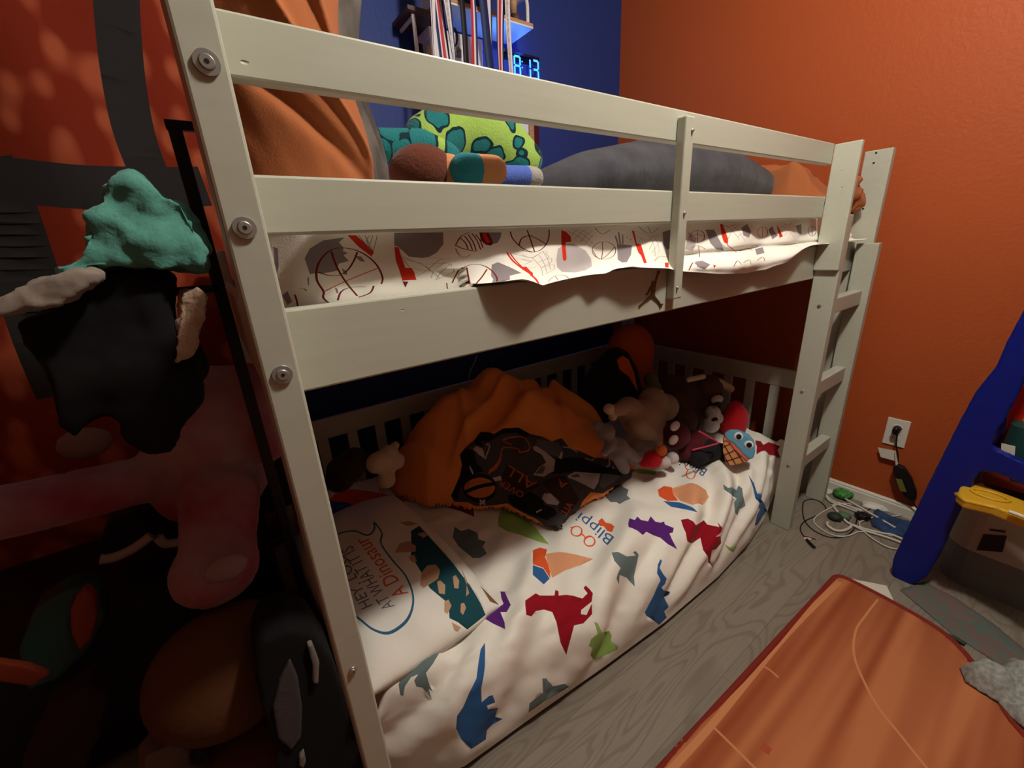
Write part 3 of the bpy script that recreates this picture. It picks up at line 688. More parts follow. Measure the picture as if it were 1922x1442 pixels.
def F_cs(U, V):
    z = 1.238 + V*.46
    xr = .262 + .030*np.abs(V-.36)**1.2 + .012*np.sin(V*9)
    y = .79 + U*.10; x = xr + .014*np.sin(np.pi*U) + .008*np.sin(U*20 + V*14) * np.sin(np.pi*U) + .048*U
    return np.stack([x, y, z], 1)
o = Cloth(F_cs, 0, 1, 0, 1, 40, 60).build('grey_side', [m_camo], cu); setp(o, label='dark brown grey printed side panel')
bm = bmesh.new(); box(bm, .05, .24, .80, .88, 1.24, 1.68, .03); obj('filling', bm, m_camo, cu)
# green spotted reptile plush
m_lime = mat('lime plush fur', rgb(170, 200, 90), .95, bump=.8, bscale=220, sheen=.6, spec=.05, var=.12, vscale=40)
def spots(m):
    nt = m.node_tree; N = nt.nodes; L = nt.links; b = N['Principled BSDF']
    tc = N.new('ShaderNodeTexCoord'); mp = N.new('ShaderNodeMapping'); mp.inputs['Scale'].default_value = (1, .3, 1); L.new(tc.outputs['Object'], mp.inputs[0])
    n = N.new('ShaderNodeTexNoise'); n.inputs['Scale'].default_value = 9; n.inputs['Detail'].default_value = 2
    L.new(tc.outputs['Object'], n.inputs['Vector'])
    va = N.new('ShaderNodeVectorMath'); va.operation = 'SCALE'; va.inputs['Scale'].default_value = .10; L.new(n.outputs['Color'], va.inputs[0])
    ad = N.new('ShaderNodeVectorMath'); ad.operation = 'ADD'; L.new(mp.outputs[0], ad.inputs[0]); L.new(va.outputs[0], ad.inputs[1])
    v = N.new('ShaderNodeTexVoronoi'); v.inputs['Scale'].default_value = 15; v.feature = 'F1'; L.new(ad.outputs[0], v.inputs['Vector'])
    r = N.new('ShaderNodeValToRGB'); r.color_ramp.interpolation = 'CONSTANT'; L.new(v.outputs['Distance'], r.inputs[0])
    e = r.color_ramp.elements; e[0].position = 0; e[0].color = rgb(34, 112, 116); e[1].position = .38; e[1].color = rgb(18, 44, 52)
    k = e.new(.47); k.color = rgb(150, 182, 88)
    L.new(r.outputs[0], b.inputs['Base Color'])
spots(m_lime)
liz = empty('reptile_plush', (.75, 1.2, 1.25), 'lime green plush reptile with teal spots lying on the upper bunk', 'soft toy')
pb = [PY(800, 262, 1.15), PY(860, 240, 1.17), PY(930, 262, 1.15), PY(985, 300, 1.1)]
b0 = [((p.x, p.y, p.z), r_) for p, r_ in zip(pb, (.062, .085, .085, .055))]
blob('body', [('c', b0[i][0], b0[i+1][0], b0[i][1], b0[i+1][1]) for i in range(3)], m_lime, liz, .008, 8)
tp = [PY(715, 275, .93), PY(790, 272, .93), PY(840, 290, .92), PY(872, 310, .92)]
blob('tail', [('c', tuple(tp[i]), tuple(tp[i+1]), (.034, .032, .026, .016)[i], (.034, .032, .026, .016)[i+1]) for i in range(3)], m_lime, liz, .006, 8)
# monkey-like plush lying on its side: dark brown head, tan muzzle, teal and tan foot, blue leg
m_brown = mat('dark brown plush', rgb(96, 52, 40), .95, bump=.5, bscale=200, sheen=.5, spec=.05)
m_tan = mat('tan plush', rgb(190, 132, 92), .95, bump=.4, bscale=200, sheen=.5, spec=.05)
m_tealp = mat('teal plush', rgb(44, 124, 138), .95, bump=.4, bscale=200, sheen=.5, spec=.05)
m_bluep = mat('blue plush', rgb(76, 98, 176), .95, bump=.4, bscale=200, sheen=.5, spec=.05)
m_greyp = mat('grey plush', rgb(150, 146, 140), .95, bump=.4, bscale=200, sheen=.5, spec=.05)
ap = empty('plush_doll', (.38, .68, 1.24), 'brown and tan plush doll lying behind the guard rail, a teal cuffed foot forward', 'soft toy')
c = PY(795, 325, .72); blob('head', [((c.x, c.y, c.z-.002), (.060, .05, .047))], m_brown, ap, .005, 4)
c = PY(840, 326, .705); blob('muzzle', [((c.x, c.y, c.z-.004), (.036, .036, .036))], m_tan, ap, .005, 4)
a, b_ = PY(872, 319, .665), PY(925, 321, .665)
blob('foot', [('c', tuple(a.lerp(b_, .3)), tuple(b_), .0255, .0255)], m_tan, ap, .004, 4)
blob('cuff', [('c', tuple(a), tuple(a.lerp(b_, .33)), .0262, .0262)], m_tealp, ap, .004, 4)
a, b_ = PY(935, 333, .70), PY(985, 333, .70)
blob('blue_leg', [('c', tuple(a), tuple(b_), .021, .021)], m_bluep, ap, .004, 4)
blob('grey_toe', [('c', tuple(b_ + Vector((.006,0,0))), tuple(b_ + Vector((.022, 0, 0))), .0215, .020)], m_greyp, ap, .004, 4)
# long dark grey body pillow
pp = [PY(1020, 335, .74), PY(1120, 325, .76), PY(1230, 318, .80), PY(1330, 322, .84), PY(1415, 335, .86)]
rr = (.040, .075, .108, .125, .092)
bm = bmesh.new()
for i in range(4):
    n = 16
    for k in range(n):
        t = k/n; p = pp[i].lerp(pp[i+1], t); r_ = rr[i]*(1-t)+rr[i+1]*t
        ell(bm, (p.x, p.y + r_*.35, 1.238 + r_*.80), (r_*1.1, r_*1.25, r_*.88), sub=2)
p = pp[4]; ell(bm, (p.x-.015, p.y+.03, 1.238+.075), (.095, .09, .078))
o = soft(obj('body_pillow', bm, m_greyfleece), .008, 14); setp(o, 'long dark grey velour body pillow lying along the upper bunk', 'pillow')
# orange crumpled blanket at the far end
def F_ob(U, V):
    h = .10*sstep(0, .25, U)*sstep(1., .8, U)*sstep(0, .2, V)*sstep(1, .7, V)
    x = 1.80 + U*.185; y = .63 + V*.6
    z = 1.250 + h*(1.15 + .6*vn(x*9, y*9)) + (.035*vn(x*16+3, y*12) + .022*vn(x*34, y*26+3) + .01*vn(x*70,y*50))*sstep(0, .1, U)*sstep(0,.06,V)
    hang = np.maximum(U-.9, 0)*10; x = x - 0*hang
    y = y - .02*sstep(.05, 0, V)
    return np.stack([x, y, z], 1)
o = Cloth(F_ob, 0, 1, 0, 1, 90, 90).build('orange_blanket', [m_ocloth], thick=.004)
setp(o, 'orange blanket crumpled at the foot of the upper bunk behind the ladder posts', 'blanket')
# its bunched corner poking out between the posts
p = PX(1612, 395, 1.90)
o = blob('orange_cloth', [((1.93, .60, 1.262), (.045, .035, .05)), ((1.96, .585, 1.235), (.03, .028, .035)), ((1.93, .60, 1.30), (.03, .03, .03))], m_ocloth, None, .006, 3)
tx = bpy.data.textures.new('rumple', 'CLOUDS'); tx.noise_scale = .03
d = o.modifiers.new('rumple', 'DISPLACE'); d.texture = tx; d.strength = .03; setp(o, 'bunched orange cloth bulging out between the two ladder posts', 'cloth')
# red and white plush behind
m_redp = mat('red plush', rgb(190, 28, 38), .9, bump=.3, bscale=160, sheen=.5, spec=.1)
m_whitep = mat('white plush', rgb(215, 205, 205), .95, bump=.5, bscale=160, sheen=.5, spec=.05)
rh = empty('red_plush_hat', (1.6, 1.22, 1.25), 'red plush hat with a white brim lying behind the body pillow', 'hat')
p1, p2, p3 = PY(1135, 292, 1.2), PY(1185, 290, 1.2), PY(1250, 285, 1.2)
blob('crown', [((p2.x+.07, 1.2, 1.41), (.14, .09, .112)), ((p3.x-.02, 1.2, 1.42), (.17, .09, .122))], m_redp, rh, .008, 5)
blob('brim', [('c', tuple(p1 + Vector((.01,-.03,.0))), tuple(p2 + Vector((-.02,-.06,.012))), .022, .022), ('c', tuple(p2 + Vector((-.02,-.06,.012))), tuple(p2 + Vector((.03,-.06,-.01))), .022, .020)], m_whitep, rh, .006, 3)
# =============== THINGS ON THE LOWER BED ===============
CAMP = Vector((0, 0, H))
def rp(P, n): return n * (Vector(P) - CAMP).dot(fw) / FPX          # real size of n photo pixels at P
def B_(px, py, y, n, sq=(1, 1, 1), rot=None):
    p = PY(px, py, y); r = rp(p, n); return (tuple(p), (r*sq[0], r*sq[1], r*sq[2]), rot)
def C_(a, b, y1, y2, n1, n2):
    p, q = PY(*a, y1), PY(*b, y2); return ('c', tuple(p), tuple(q), rp(p, n1), rp(q, n2))
def slab_px(name, pts, y, depth, mt, parent=None, vox=.006, it=8, tilt=0.):
    """a traced outline standing at depth y with real thickness, rounded all round"""
    bm = bmesh.new(); P = [PY(px, py, y) for px, py in pts]; zb = min(p.z for p in P)
    P = [PY(px, py, y + tilt*(p.z-zb)) for (px, py), p in zip(pts, P)]
    prism(bm, P, (0, depth, 0)); bmesh.ops.triangulate(bm, faces=[f for f in bm.faces if len(f.verts) > 4])
    return soft(obj(name, bm, mt, parent), vox, it)
m_obl = mat('orange fleece blanket', rgb(250, 156, 80), .9, bump=.25, bscale=260, spec=.08, sheen=.4)
BLM = [m_obl, dye('charcoal print', (74, 70, 72)), dye('black print', (30, 28, 32)), dye('white ink', (190, 180, 180)), dye('rust ink', (190, 98, 50)), dye('ball orange print', (206, 120, 60)), dye('umber print', (60, 42, 36)), dye('mid grey print', (100, 98, 100))]
fr = [(715,895),(745,925),(800,945),(850,944),(880,950),(945,948),(975,960),(1008,975),(1050,984),(1068,962),(1100,938),(1132,925),(1160,905),(1186,888),(1192,872),(1160,850),(1140,835)]
poly = [tuple(PZ(px, py, .315)[:2]) for px, py in fr] + [(1.30, 1.12), (1.32, 1.3), (1.22, 1.48), (1.0, 1.53), (.7, 1.53), (.47, 1.50), (.34, 1.40), (.29, 1.28)]
PA = np.array(poly)
def pdist(x, y):
    d = np.full(x.shape, 9.); ins = np.zeros(x.shape, bool)
    for i in range(len(PA)):
        a = PA[i]; b = PA[(i+1) % len(PA)]; ab = b-a
        t = np.clip(((x-a[0])*ab[0]+(y-a[1])*ab[1])/(ab@ab), 0, 1)
        d = np.minimum(d, np.hypot(x-a[0]-t*ab[0], y-a[1]-t*ab[1]))
        if a[1] != b[1]: ins ^= ((a[1] > y) != (b[1] > y)) & (x < (b[0]-a[0])*(y-a[1])/(b[1]-a[1])+a[0])
    return np.where(ins, d, -d)
def F_bl(U, V):
    d = pdist(U, V); dd = np.maximum(d, 0)
    P = .055 + .27*sstep(.84, 1.36, V)*np.exp(-((U-.80)/.50)**2) + .07*np.exp(-((U-1.12)**2+(V-1.2)**2)/.02) + .05*np.exp(-((U-.85)**2+(V-1.4)**2)/.012)
    h = (1-np.exp(-dd/.045))*P
    q = sstep(.0, .08, dd)
    h += q*(.016*np.sin(2*np.pi*(U*2.3+V*1.7+1.2*vn(U*3, V*3))) * sstep(.95, 1.2, V) + .05*vn(U*5+1, V*6) + .034*vn(U*11, V*12+5) + .022*np.exp(-((V - 1.25 - .35*(U-.75))/.018)**2) - .016*np.exp(-((V - 1.20 - .35*(U-.75))/.02)**2) + .018*np.exp(-((U - .62 - .5*(V-1.2))/.018)**2) + .008*vn(U*30, V*30))
    h += q*.028*np.exp(-((V - 1.12 - .25*(U-.6) - .5*(U-.8)**2)/.03)**2)
    h -= q*.035*np.exp(-((U - 1.0 - .4*(V-1.1))/.025)**2)*sstep(1., 1.15, V)
    h -= q*.03*np.exp(-((U - .47 - .3*(1.4-V))/.025)**2)
    return np.stack([U, V, .293 + .008 + np.maximum(h, 0)], 1)
blk = Cloth(F_bl, .25, 1.36, .80, 1.56, 150, 110)
D2 = (840, 760, 4.805)
kf = lambda i, p: blk.fill(i, [cr(*D2, p)])
kl = lambda i, p, w=.004: blk.line(i, w, cr(*D2, p))
kf(1, [(300,245),(420,265),(500,215),(640,205),(740,260),(860,290),(940,330),(1030,300),(1100,390),(1200,420),(1330,480),(1440,480),(1560,560),(1700,590),(1660,650),(1560,700),(1500,740),(1400,800),(1290,790),(1220,870),(1190,930),(1120,1030),(1060,1110),(980,1110),(860,1080),(800,1030),(730,1000),(600,930),(540,890),(400,910),(250,915),(60,870),(30,820),(60,760),(110,640),(130,540),(110,450),(160,390),(240,320)])
kf(2, [(300,245),(420,265),(500,215),(640,205),(740,260),(700,300),(620,250),(500,260),(380,330),(300,330),(330,380),(250,360),(240,320)]); kf(2, [(110,450),(160,390),(240,420),(260,520),(330,600),(200,640),(110,760),(90,860),(30,820),(60,760),(110,640),(130,540)])
kf(2, [(540,820),(760,790),(860,850),(870,900),(960,930),(990,990),(900,1040),(800,1010),(730,985),(600,920),(560,880)]); kf(2, [(980,480),(1200,480),(1400,560),(1560,600),(1640,600),(1560,640),(1380,620),(1150,600),(1000,620),(900,620),(960,560)])
kf(6, [(480,650),(540,540),(840,720),(700,810),(480,690)]); kf(6, [(860,690),(1050,640),(1190,850),(1080,1010),(1000,950),(1010,860),(900,770)]); kf(7, [(1390,620),(1560,640),(1500,700),(1400,760),(1360,720)]); kf(7, [(800,310),(1000,340),(1030,400),(990,470),(900,440),(800,360)])
kf(5, circ(290,750,142,106)); kl(2, circ(290,750,146,110)+[(436,750)], .005); kl(2, [(150,790),(280,740),(430,710)], .005)
kf(3, [(770,380),(800,370),(890,430),(970,500),(960,600),(870,650),(770,635),(830,560),(890,520),(850,450),(780,410)]); kf(7, [(790,620),(850,550),(885,560),(860,620)])
kf(3, [(1080,640),(1150,605),(1380,620),(1360,700),(1320,765),(1270,740),(1150,680),(1090,660)]); kf(7, [(1110,640),(1180,620),(1200,650),(1130,655)]); kf(3, [(850,850),(870,800),(930,800),(1010,880),(990,905),(900,895)])
kf(3, [(230,400),(260,370),(320,400),(340,490),(280,450)]); kf(3, [(1000,480),(1030,410),(1040,440),(1030,490)]); kf(3, [(405,660),(480,640),(490,680),(430,690)])
kl(4, [(370,620),(470,500),(500,390),(640,400),(650,430),(740,400),(700,300),(600,290),(500,320),(580,360)], .004); kl(4, [(380,600),(440,560),(480,480)], .006)
kl(3, [(340,490),(380,370),(350,360)], .003); kl(3, [(1040,380),(1110,390),(1170,430)], .004); kl(3, [(200,560),(230,620)], .004); kl(3, [(800,970),(850,945)], .004); kl(3, [(1240,480),(1300,500),(1320,490)], .005); kl(3, [(290,860),(340,900)], .003); kl(3, [(290,900),(340,860)], .003)
kl(3, [(1410,490),(1450,480),(1460,540),(1430,560)], .005); kl(3, [(1490,560),(1500,575)], .008)
blk.text(4, 'ALL', (1009, 906), (-54, -33), (-14, 23), 1., bold=.05)
blk.text(4, 'OVER', (986, 926), (-46, -27), (-9, 15), 1., bold=.05)
blk.text(4, 'A', (1066, 907), (-17, -8), (-6, 18), 1., bold=.05)
blk.text(4, 'ALL', (1078, 948), (-16, 22), (-18, -10), 1., bold=.03)
bo = blk.build('blanket', BLM, keep=lambda u, v: pdist(u, v) > 0, thick=.010)
setp(bo, 'orange blanket with a grey basketball print side, heaped in the middle of the lower bed', 'blanket')

def slab_face(name, pts, at_, depth, mt, parent=None, vox=.005, it=5, push=0., lean=0.):
    """like slab_px but the outline faces the viewer's side of the room; at_ = (px, py, y) fixes where it stands"""
    p0 = at_ if isinstance(at_, Vector) else PY(*at_); n = Vector((p0.x, p0.y, 0)).normalized(); n = (n - Vector((0, 0, lean))).normalized(); out = []
    for px, py in pts:
        r = Vector(ray(px, py)); t = ((p0 - CAMP).dot(n) + push) / r.dot(n); out.append(CAMP + r*t)
    bm = bmesh.new(); prism(bm, out, n*depth); bmesh.ops.triangulate(bm, faces=[f for f in bm.faces if len(f.verts) > 4])
    return soft(obj(name, bm, mt, parent), vox, it)
m_beige = mat('beige plush', rgb(176, 150, 128), .95, bump=.6, bscale=180, sheen=.6, spec=.05)
m_cream = mat('cream plush', rgb(206, 186, 158), .95, bump=.4, bscale=180, sheen=.5, spec=.05)
m_ggrey = mat('grey bunny plush', rgb(138, 128, 130), .95, bump=.5, bscale=180, sheen=.6, spec=.05)
m_black = mat('black cloth', rgb(24, 22, 26), .9, bump=.2, bscale=120, sheen=.2)
m_cow = mat('umber plush', rgb(92, 66, 54), .95, bump=.7, bscale=160, sheen=.5, spec=.05)
m_olive = mat('olive plush', rgb(112, 112, 78), .95, bump=.4, sheen=.4)
m_maroon = mat('maroon knit', rgb(86, 22, 34), .9, bump=.4, sheen=.3)
m_pink = mat('pink trim', rgb(200, 60, 84), .8)
m_oc = mat('orange round plush', rgb(214, 96, 40), .9, bump=.2, sheen=.4)
# round orange cushion in the corner
p = PY(1186, 660, 1.34); r = rp(p, 52)
o = blob('round_cushion', [((p.x-.01, p.y, p.z-.01), (r*.93, r*.8, r*1.1)), ((p.x - r*.55, p.y, p.z + r*.25), (r*.52, r*.5, r*.6)), ((p.x + r*.2, p.y, p.z - r*.9), (r*.8, r*.7, r*.6))], m_oc, None, .01, 8)
setp(o, 'round orange cushion above the black bag in the far corner of the lower bed', 'cushion')
bg = empty('bag', (1.4, 1.15, .3), 'black peaked cloth bag with an orange lining, behind the orange blanket', 'bag')
slab_face('outer', [(1078,760),(1092,720),(1115,688),(1140,662),(1160,657),(1180,668),(1196,695),(1207,738),(1195,765),(1160,785),(1128,800),(1095,790)], (1145,740,1.16), .07, m_black, bg, .007, 6)
slab_face('lining', [(1157,676),(1168,668),(1180,676),(1190,700),(1198,738),(1180,708),(1162,694)], (1145,740,1.16), .02, m_oc, bg, .004, 2, -.008)
# big beige plush
gp = empty('animal_plush', (1.25, .95, .3), 'big beige plush animal with cream paws sprawled beside the black bag', 'soft toy')
blob('body', [B_(1205,785,.96,40,(1.1,.9,.85)), B_(1245,765,.98,30,(1.05,.9,.9)), B_(1180,770,.97,26), C_((1180,765),(1150,772),.96,.93,15,12), C_((1240,785),(1237,830),.92,.86,11,8), B_(1225,755,.99,28), C_((1195,800),(1215,812),.92,.9,22,16)], m_beige, gp, .008, 8, .004)
blob('paw', [B_(1143,768,.92,11), B_(1150,782,.915,9)], m_cream, gp, .005, 4)
blob('ear', [B_(1240,740,.97,9,(1,.6,1))], m_cream, gp, .005, 3)
gb = empty('bunny_plush', (1.13, .87, .3), 'small grey plush bunny slumped against the orange blanket', 'soft toy')
blob('body', [B_(1137,812,.90,18), B_(1122,798,.92,10), B_(1158,842,.88,22), C_((1165,840),(1192,858),.87,.86,13,10), C_((1196,858),(1207,852),.86,.86,11,9), C_((1160,855),(1172,880),.86,.85,14,11), C_((1150,830),(1135,850),.88,.86,10,8)], m_ggrey, gb, .006, 6, .003)
re = empty('ball_plush', (1.2, .82, .3), 'small red plush ball with an orange knob and two white lobes beside the grey bunny', 'soft toy')
blob('body', [B_(1225,862,.82,18,(1.1,1,.9)), B_(1212,866,.84,14)], m_redp, re, .005, 4)
blob('knob', [B_(1241,846,.80,11)], m_oc, re, .004, 3)
blob('lobes', [B_(1247,868,.79,12), B_(1262,860,.80,12)], m_whitep, re, .004, 3)
sp = empty('dark_cushion', (1.35, .84, .3), 'dark maroon and black plush cushion with a pink seam lying before the beige animal', 'cushion')
blob('maroon_half', [B_(1268,818,.84,28,(1,.9,.95)), B_(1300,832,.82,28,(1.1,.9,.9)), B_(1290,850,.81,16)], m_maroon, sp, .006, 6)
blob('black_half', [B_(1330,846,.765,27,(1.05,.9,.8)), B_(1350,850,.745,22,(1,.9,.85)), B_(1310,858,.77,18)], m_black, sp, .006, 6)
bm = bmesh.new(); tube(bm, smooth_path([PY(1312,810,.745), PY(1330,820,.725), PY(1347,831,.705), PY(1335,836,.70), PY(1300,845,.71)], 6), .0035, 6); obj('seam', bm, m_pink, sp)
for cx, cy, y in ((1267, 800, .80), (1264, 826, .80)):
    b = B_(cx, cy, y, 12, (1.1, .5, .8)); blob('pale_patch', [b], m_whitep, sp, .004, 2)
# ice cream plush
ic = empty('ice_cream_plush', (1.72, .73, .3), 'plush waffle cone with blue ice cream and round eyes, at the foot of the bed', 'soft toy')
m_waf = mat('waffle plush', rgb(206, 142, 92), .9, bump=.3, sheen=.3); m_icb = mat('ice blue plush', rgb(96, 158, 188), .9, bump=.4, sheen=.4); m_cor = mat('coral plush', rgb(222, 108, 84), .9, sheen=.3); m_lineb = mat('brown stitching', rgb(70, 44, 36), .8); m_bk = mat('black felt', rgb(16, 16, 20), .8); m_wf = mat('white felt', rgb(225, 225, 225), .8)
CO = lambda pts: cr(*C8, pts)
slab_face('cone', CO([(1140,975),(1180,965),(1260,1040),(1330,1120),(1320,1145),(1260,1165),(1190,1175),(1160,1150),(1138,1060)]), (1370,876,.668), .045, m_waf, ic, .004, 5, .004, .3)
slab_face('ice_cream', CO([(1150,930),(1190,903),(1260,905),(1340,940),(1385,990),(1393,1060),(1380,1110),(1350,1130),(1300,1090),(1230,1010),(1160,960)]), (1370,876,.668), .06, m_icb, ic, .004, 6, -.004, .3)
slab_face('drip', CO([(1138,955),(1170,945),(1240,1000),(1310,1070),(1355,1120),(1330,1140),(1290,1110),(1220,1040),(1180,985),(1142,985)]), (1370,876,.668), .05, m_cor, ic, .004, 4, -.001, .3)
_p0 = PY(1370, 876, .668); _h = Vector((_p0.x, _p0.y, 0)).normalized(); _n = (_h - Vector((0, 0, .3))).normalized()
def onface(px, py, push):
    r = Vector(ray(px, py)); return CAMP + r*(((_p0-CAMP).dot(_n)+push)/r.dot(_n))
fr_ = Matrix((Vector((_h.y, -_h.x, 0)), _n, Vector((_h.y, -_h.x, 0)).cross(_n))).transposed()
for cx, cy in ((1262, 945), (1342, 1010)):
    q = CO([(cx, cy)])[0]; p = onface(q[0], q[1], -.004); bm = bmesh.new(); ell(bm, p, (rp(p, 8), .005, rp(p, 8)), fr_); e_ = obj('eye', bm, m_wf, ic)
    p = onface(q[0]+.5, q[1]+.5, -.009); bm = bmesh.new(); ell(bm, p, (rp(p, 4.6), .003, rp(p, 5)), fr_); obj('pupil', bm, m_bk, e_)
for a, b in (((1150,1010),(1240,1165)), ((1190,990),(1300,1145)), ((1145,1080),(1190,1170)), ((1145,1030),(1200,1000)), ((1150,1090),(1260,1040)), ((1160,1140),(1310,1090)), ((1230,1030),(1330,1130))):
    pa, pb_ = [onface(*CO([q])[0], .003) for q in (a, b)]; bm = bmesh.new(); tube(bm, [pa, (pa+pb_)/2, pb_], .0018, 6); obj('waffle_line', bm, m_lineb, ic)
# red egg shaped cushion, umber cow, small bits
p = PY(1378, 787, .825); r = rp(p, 33)
o = blob('egg_cushion', [((p.x, p.y, p.z-.01), (r*.95, r*.7, r*1.05)), ((p.x-.004, p.y, p.z+.035), (r*.62, r*.5, r*.7))], m_redp, None, .007, 8); setp(o, 'red egg shaped plush standing behind the waffle cone plush', 'soft toy')
cw = empty('cow_plush', (1.7, 1.0, .3), 'dark brown plush cow with cream horns in the far right corner of the lower bed', 'soft toy')
blob('body', [B_(1332,727,.93,27,(1.1,.8,.9)), B_(1285,742,1.02,36), B_(1262,760,1.03,30), B_(1300,770,.98,30), B_(1320,760,.94,24), B_(1280,790,.95,28), B_(1255,725,1.08,24)], m_cow, cw, .009, 8, .005)
blob('horn', [C_((1292,713),(1320,707),.90,.90,5,5)], m_cream, cw, .004, 2); blob('horn', [C_((1350,716),(1370,730),.90,.88,6,8)], m_cream, cw, .004, 2)
o = blob('olive_plush', [B_(1222,712,1.10,14), B_(1228,728,1.08,14), B_(1218,740,1.06,16)], m_olive, None, .006, 4); setp(o, 'small olive green plush peeking out below the round orange cushion', 'soft toy')
wp = empty('white_plush', (1.65, .86, .3), 'small white and black plush between the brown cow and the red egg', 'soft toy')
blob('body', [B_(1346,750,.87,13,(1.2,.7,.6)), B_(1338,775,.87,14), B_(1335,798,.85,15), B_(1345,785,.86,12)], m_whitep, wp, .005, 4)
blob('black_patch', [B_(1346,758,.855,9,(1.2,.6,.4))], m_black, wp, .004, 3); blob('black_patch', [B_(1341,788,.84,8,(1.2,.6,.5))], m_black, wp, .004, 3)
# left corner
dk = blob('dark_plush', [B_(650,880,1.22,34,(1.1,.8,.9)), B_(665,865,1.25,26), B_(638,900,1.2,26)], mat('black brown plush', rgb(42, 28, 28), .95, bump=.5, sheen=.3), None, .009, 8, .005); setp(dk, 'black brown plush in the dark left corner above the pillow', 'soft toy')
tb = blob('teddy_plush', [B_(712,868,1.20,22,(1.2,.9,1)), B_(742,836,1.24,9), B_(728,850,1.22,16), B_(742,865,1.22,18), B_(725,900,1.2,18)], m_cream, None, .007, 6, .003); setp(tb, 'cream teddy bear half hidden under the left end of the orange blanket', 'soft toy')
bm = bmesh.new(); tube(bm, smooth_path([PY(895,668,1.50), PY(889,684,1.50), PY(883,696,1.50), PY(880,712,1.5)], 5), .0022, 6)
setp(obj('cord', bm, mat('white cord', rgb(190, 180, 175), .7)), 'thin white cord hanging down from the upper bunk in front of the slats', 'cord')
# =============== LEFT SIDE ===============
def rumple(o, sc, st):
    n = 'rumple%d' % int(sc*1000); tx = bpy.data.textures.get(n) or bpy.data.textures.new(n, 'CLOUDS'); tx.noise_scale = sc
    d = o.modifiers.new('folds', 'DISPLACE'); d.texture = tx; d.strength = st; d.texture_coords = 'LOCAL'; return o
m_black2 = mat('matt black nylon', rgb(11, 10, 12), .95)
# basketball skin blanket hung over the back wall
def ball_mat():
    m = mat('pebbled orange fleece', rgb(128, 50, 30), .85, sheen=.1, spec=.1)
    nt = m.node_tree; N = nt.nodes; L = nt.links; b = N['Principled BSDF']
    tc = N.new('ShaderNodeTexCoord'); mp = N.new('ShaderNodeMapping'); mp.inputs['Scale'].default_value = (1, 1, .62); L.new(tc.outputs['Object'], mp.inputs[0])
    v = N.new('ShaderNodeTexVoronoi'); v.inputs['Scale'].default_value = 15; v.feature = 'SMOOTH_F1'; L.new(mp.outputs[0], v.inputs['Vector'])
    r = N.new('ShaderNodeValToRGB'); L.new(v.outputs['Distance'], r.inputs[0]); e = r.color_ramp.elements
    e[0].position = .2; e[0].color = rgb(168, 84, 56); e[1].position = .42; e[1].color = rgb(124, 42, 24); L.new(r.outputs[0], b.inputs['Base Color'])
    return m
def F_bb(U, V):
    y = 1.775 + .028*np.sin(U*7 + .6*np.sin(V*3)) + .02*vn(U*4, V*1.5) + .012*np.sin(U*17+V*2)
    return np.stack([U, y, V + 0*U], 1)
bb = Cloth(F_bb, -1.88, .17, .05, 2.38, 110, 80)
def wline(cl, mi, pts, w): cl.line(mi, w, pts, n=4)
wline(bb, 1, [(216,-60),(219,0),(224,70),(233,150),(250,240),(274,310),(300,360),(330,420),(350,470)], .096)
wline(bb, 1, [(-60,322),(0,336),(80,345),(160,352),(250,353),(345,352),(385,350)], .115)
wline(bb, 1, [(-40,300),(-5,360),(25,440),(55,530),(90,640),(130,740)], .14)
o = bb.build('basketball_blanket', [ball_mat(), mat('black fleece', rgb(38, 36, 36), .9, sheen=.3)], thick=.006)
setp(o, 'orange blanket with black seams like a basketball hung on the wall left of the bed', 'blanket')
# storage bench the left pile sits on
m_bkp = mat('black laminate', rgb(22, 20, 22), .5)
be = empty('storage_bench', (-.5, 1.15, 0), 'low black storage bench in the dark at the left of the bed', 'bench')
for nm, b in (('bench_top', (-1.0, -.03, 1.12, 1.5, .40, .43)), ('side_panel', (-1.0, -.975, 1.14, 1.48, 0, .40)), ('side_panel', (-.06, -.035, 1.14, 1.48, 0, .40)), ('back_panel', (-.975, -.06, 1.44, 1.465, 0, .40)), ('front_panel', (-.975, -.06, 1.14, 1.16, .02, .40))):
    bm = bmesh.new(); box(bm, *b, .004); obj(nm, bm, m_bkp, be)
# clothes rack
m_steel = mat('black steel', rgb(18, 17, 18), .45)
rk = empty('clothes_rack', (0, 1.05, 0), 'black steel clothes rack behind the left bed post with a hoodie thrown over it', 'rack')
pt = PY(322, 224, 1.05)
bm = bmesh.new(); box(bm, pt.x-.010, pt.x+.012, 1.05, 1.062, .0, pt.z, .002); obj('upright', bm, m_steel, rk)
bm = bmesh.new(); box(bm, pt.x-.012, pt.x+.07, 1.048, 1.064, pt.z-.016, pt.z, .002); obj('top_arm', bm, m_steel, rk)
bm = bmesh.new(); box(bm, -.30, pt.x, 1.05, 1.062, 1.10, 1.116, .002); obj('hanging_rail', bm, m_steel, rk)
bm = bmesh.new(); box(bm, -.10, pt.x+.03, 1.03, 1.09, .0, .012, .002); obj('base', bm, m_steel, rk)
m_teal = mat('teal sweatshirt', rgb(84, 146, 134), .9, bump=.3, bscale=200, sheen=.5)
o = slab_px('hoodie', [(98,512),(140,480),(152,455),(147,395),(175,385),(178,360),(205,335),(230,320),(262,332),(300,360),(312,374),(345,375),(365,420),(385,450),(390,500),(340,512),(280,505),(200,510),(150,518)], .80, .11, m_teal, None, .006, 6)
rumple(o, .07, .030); rumple(o, .03, .022); setp(o, 'teal hooded sweatshirt thrown over the top of the clothes rack', 'hoodie')
o = slab_px('grey_shirt', [(-40,575),(0,560),(30,535),(80,520),(150,506),(195,510),(190,527),(150,545),(120,572),(60,578),(25,592),(-30,600)], .775, .05, mat('taupe jersey', rgb(136, 124, 114), .9, bump=.3, sheen=.3), None, .005, 4)
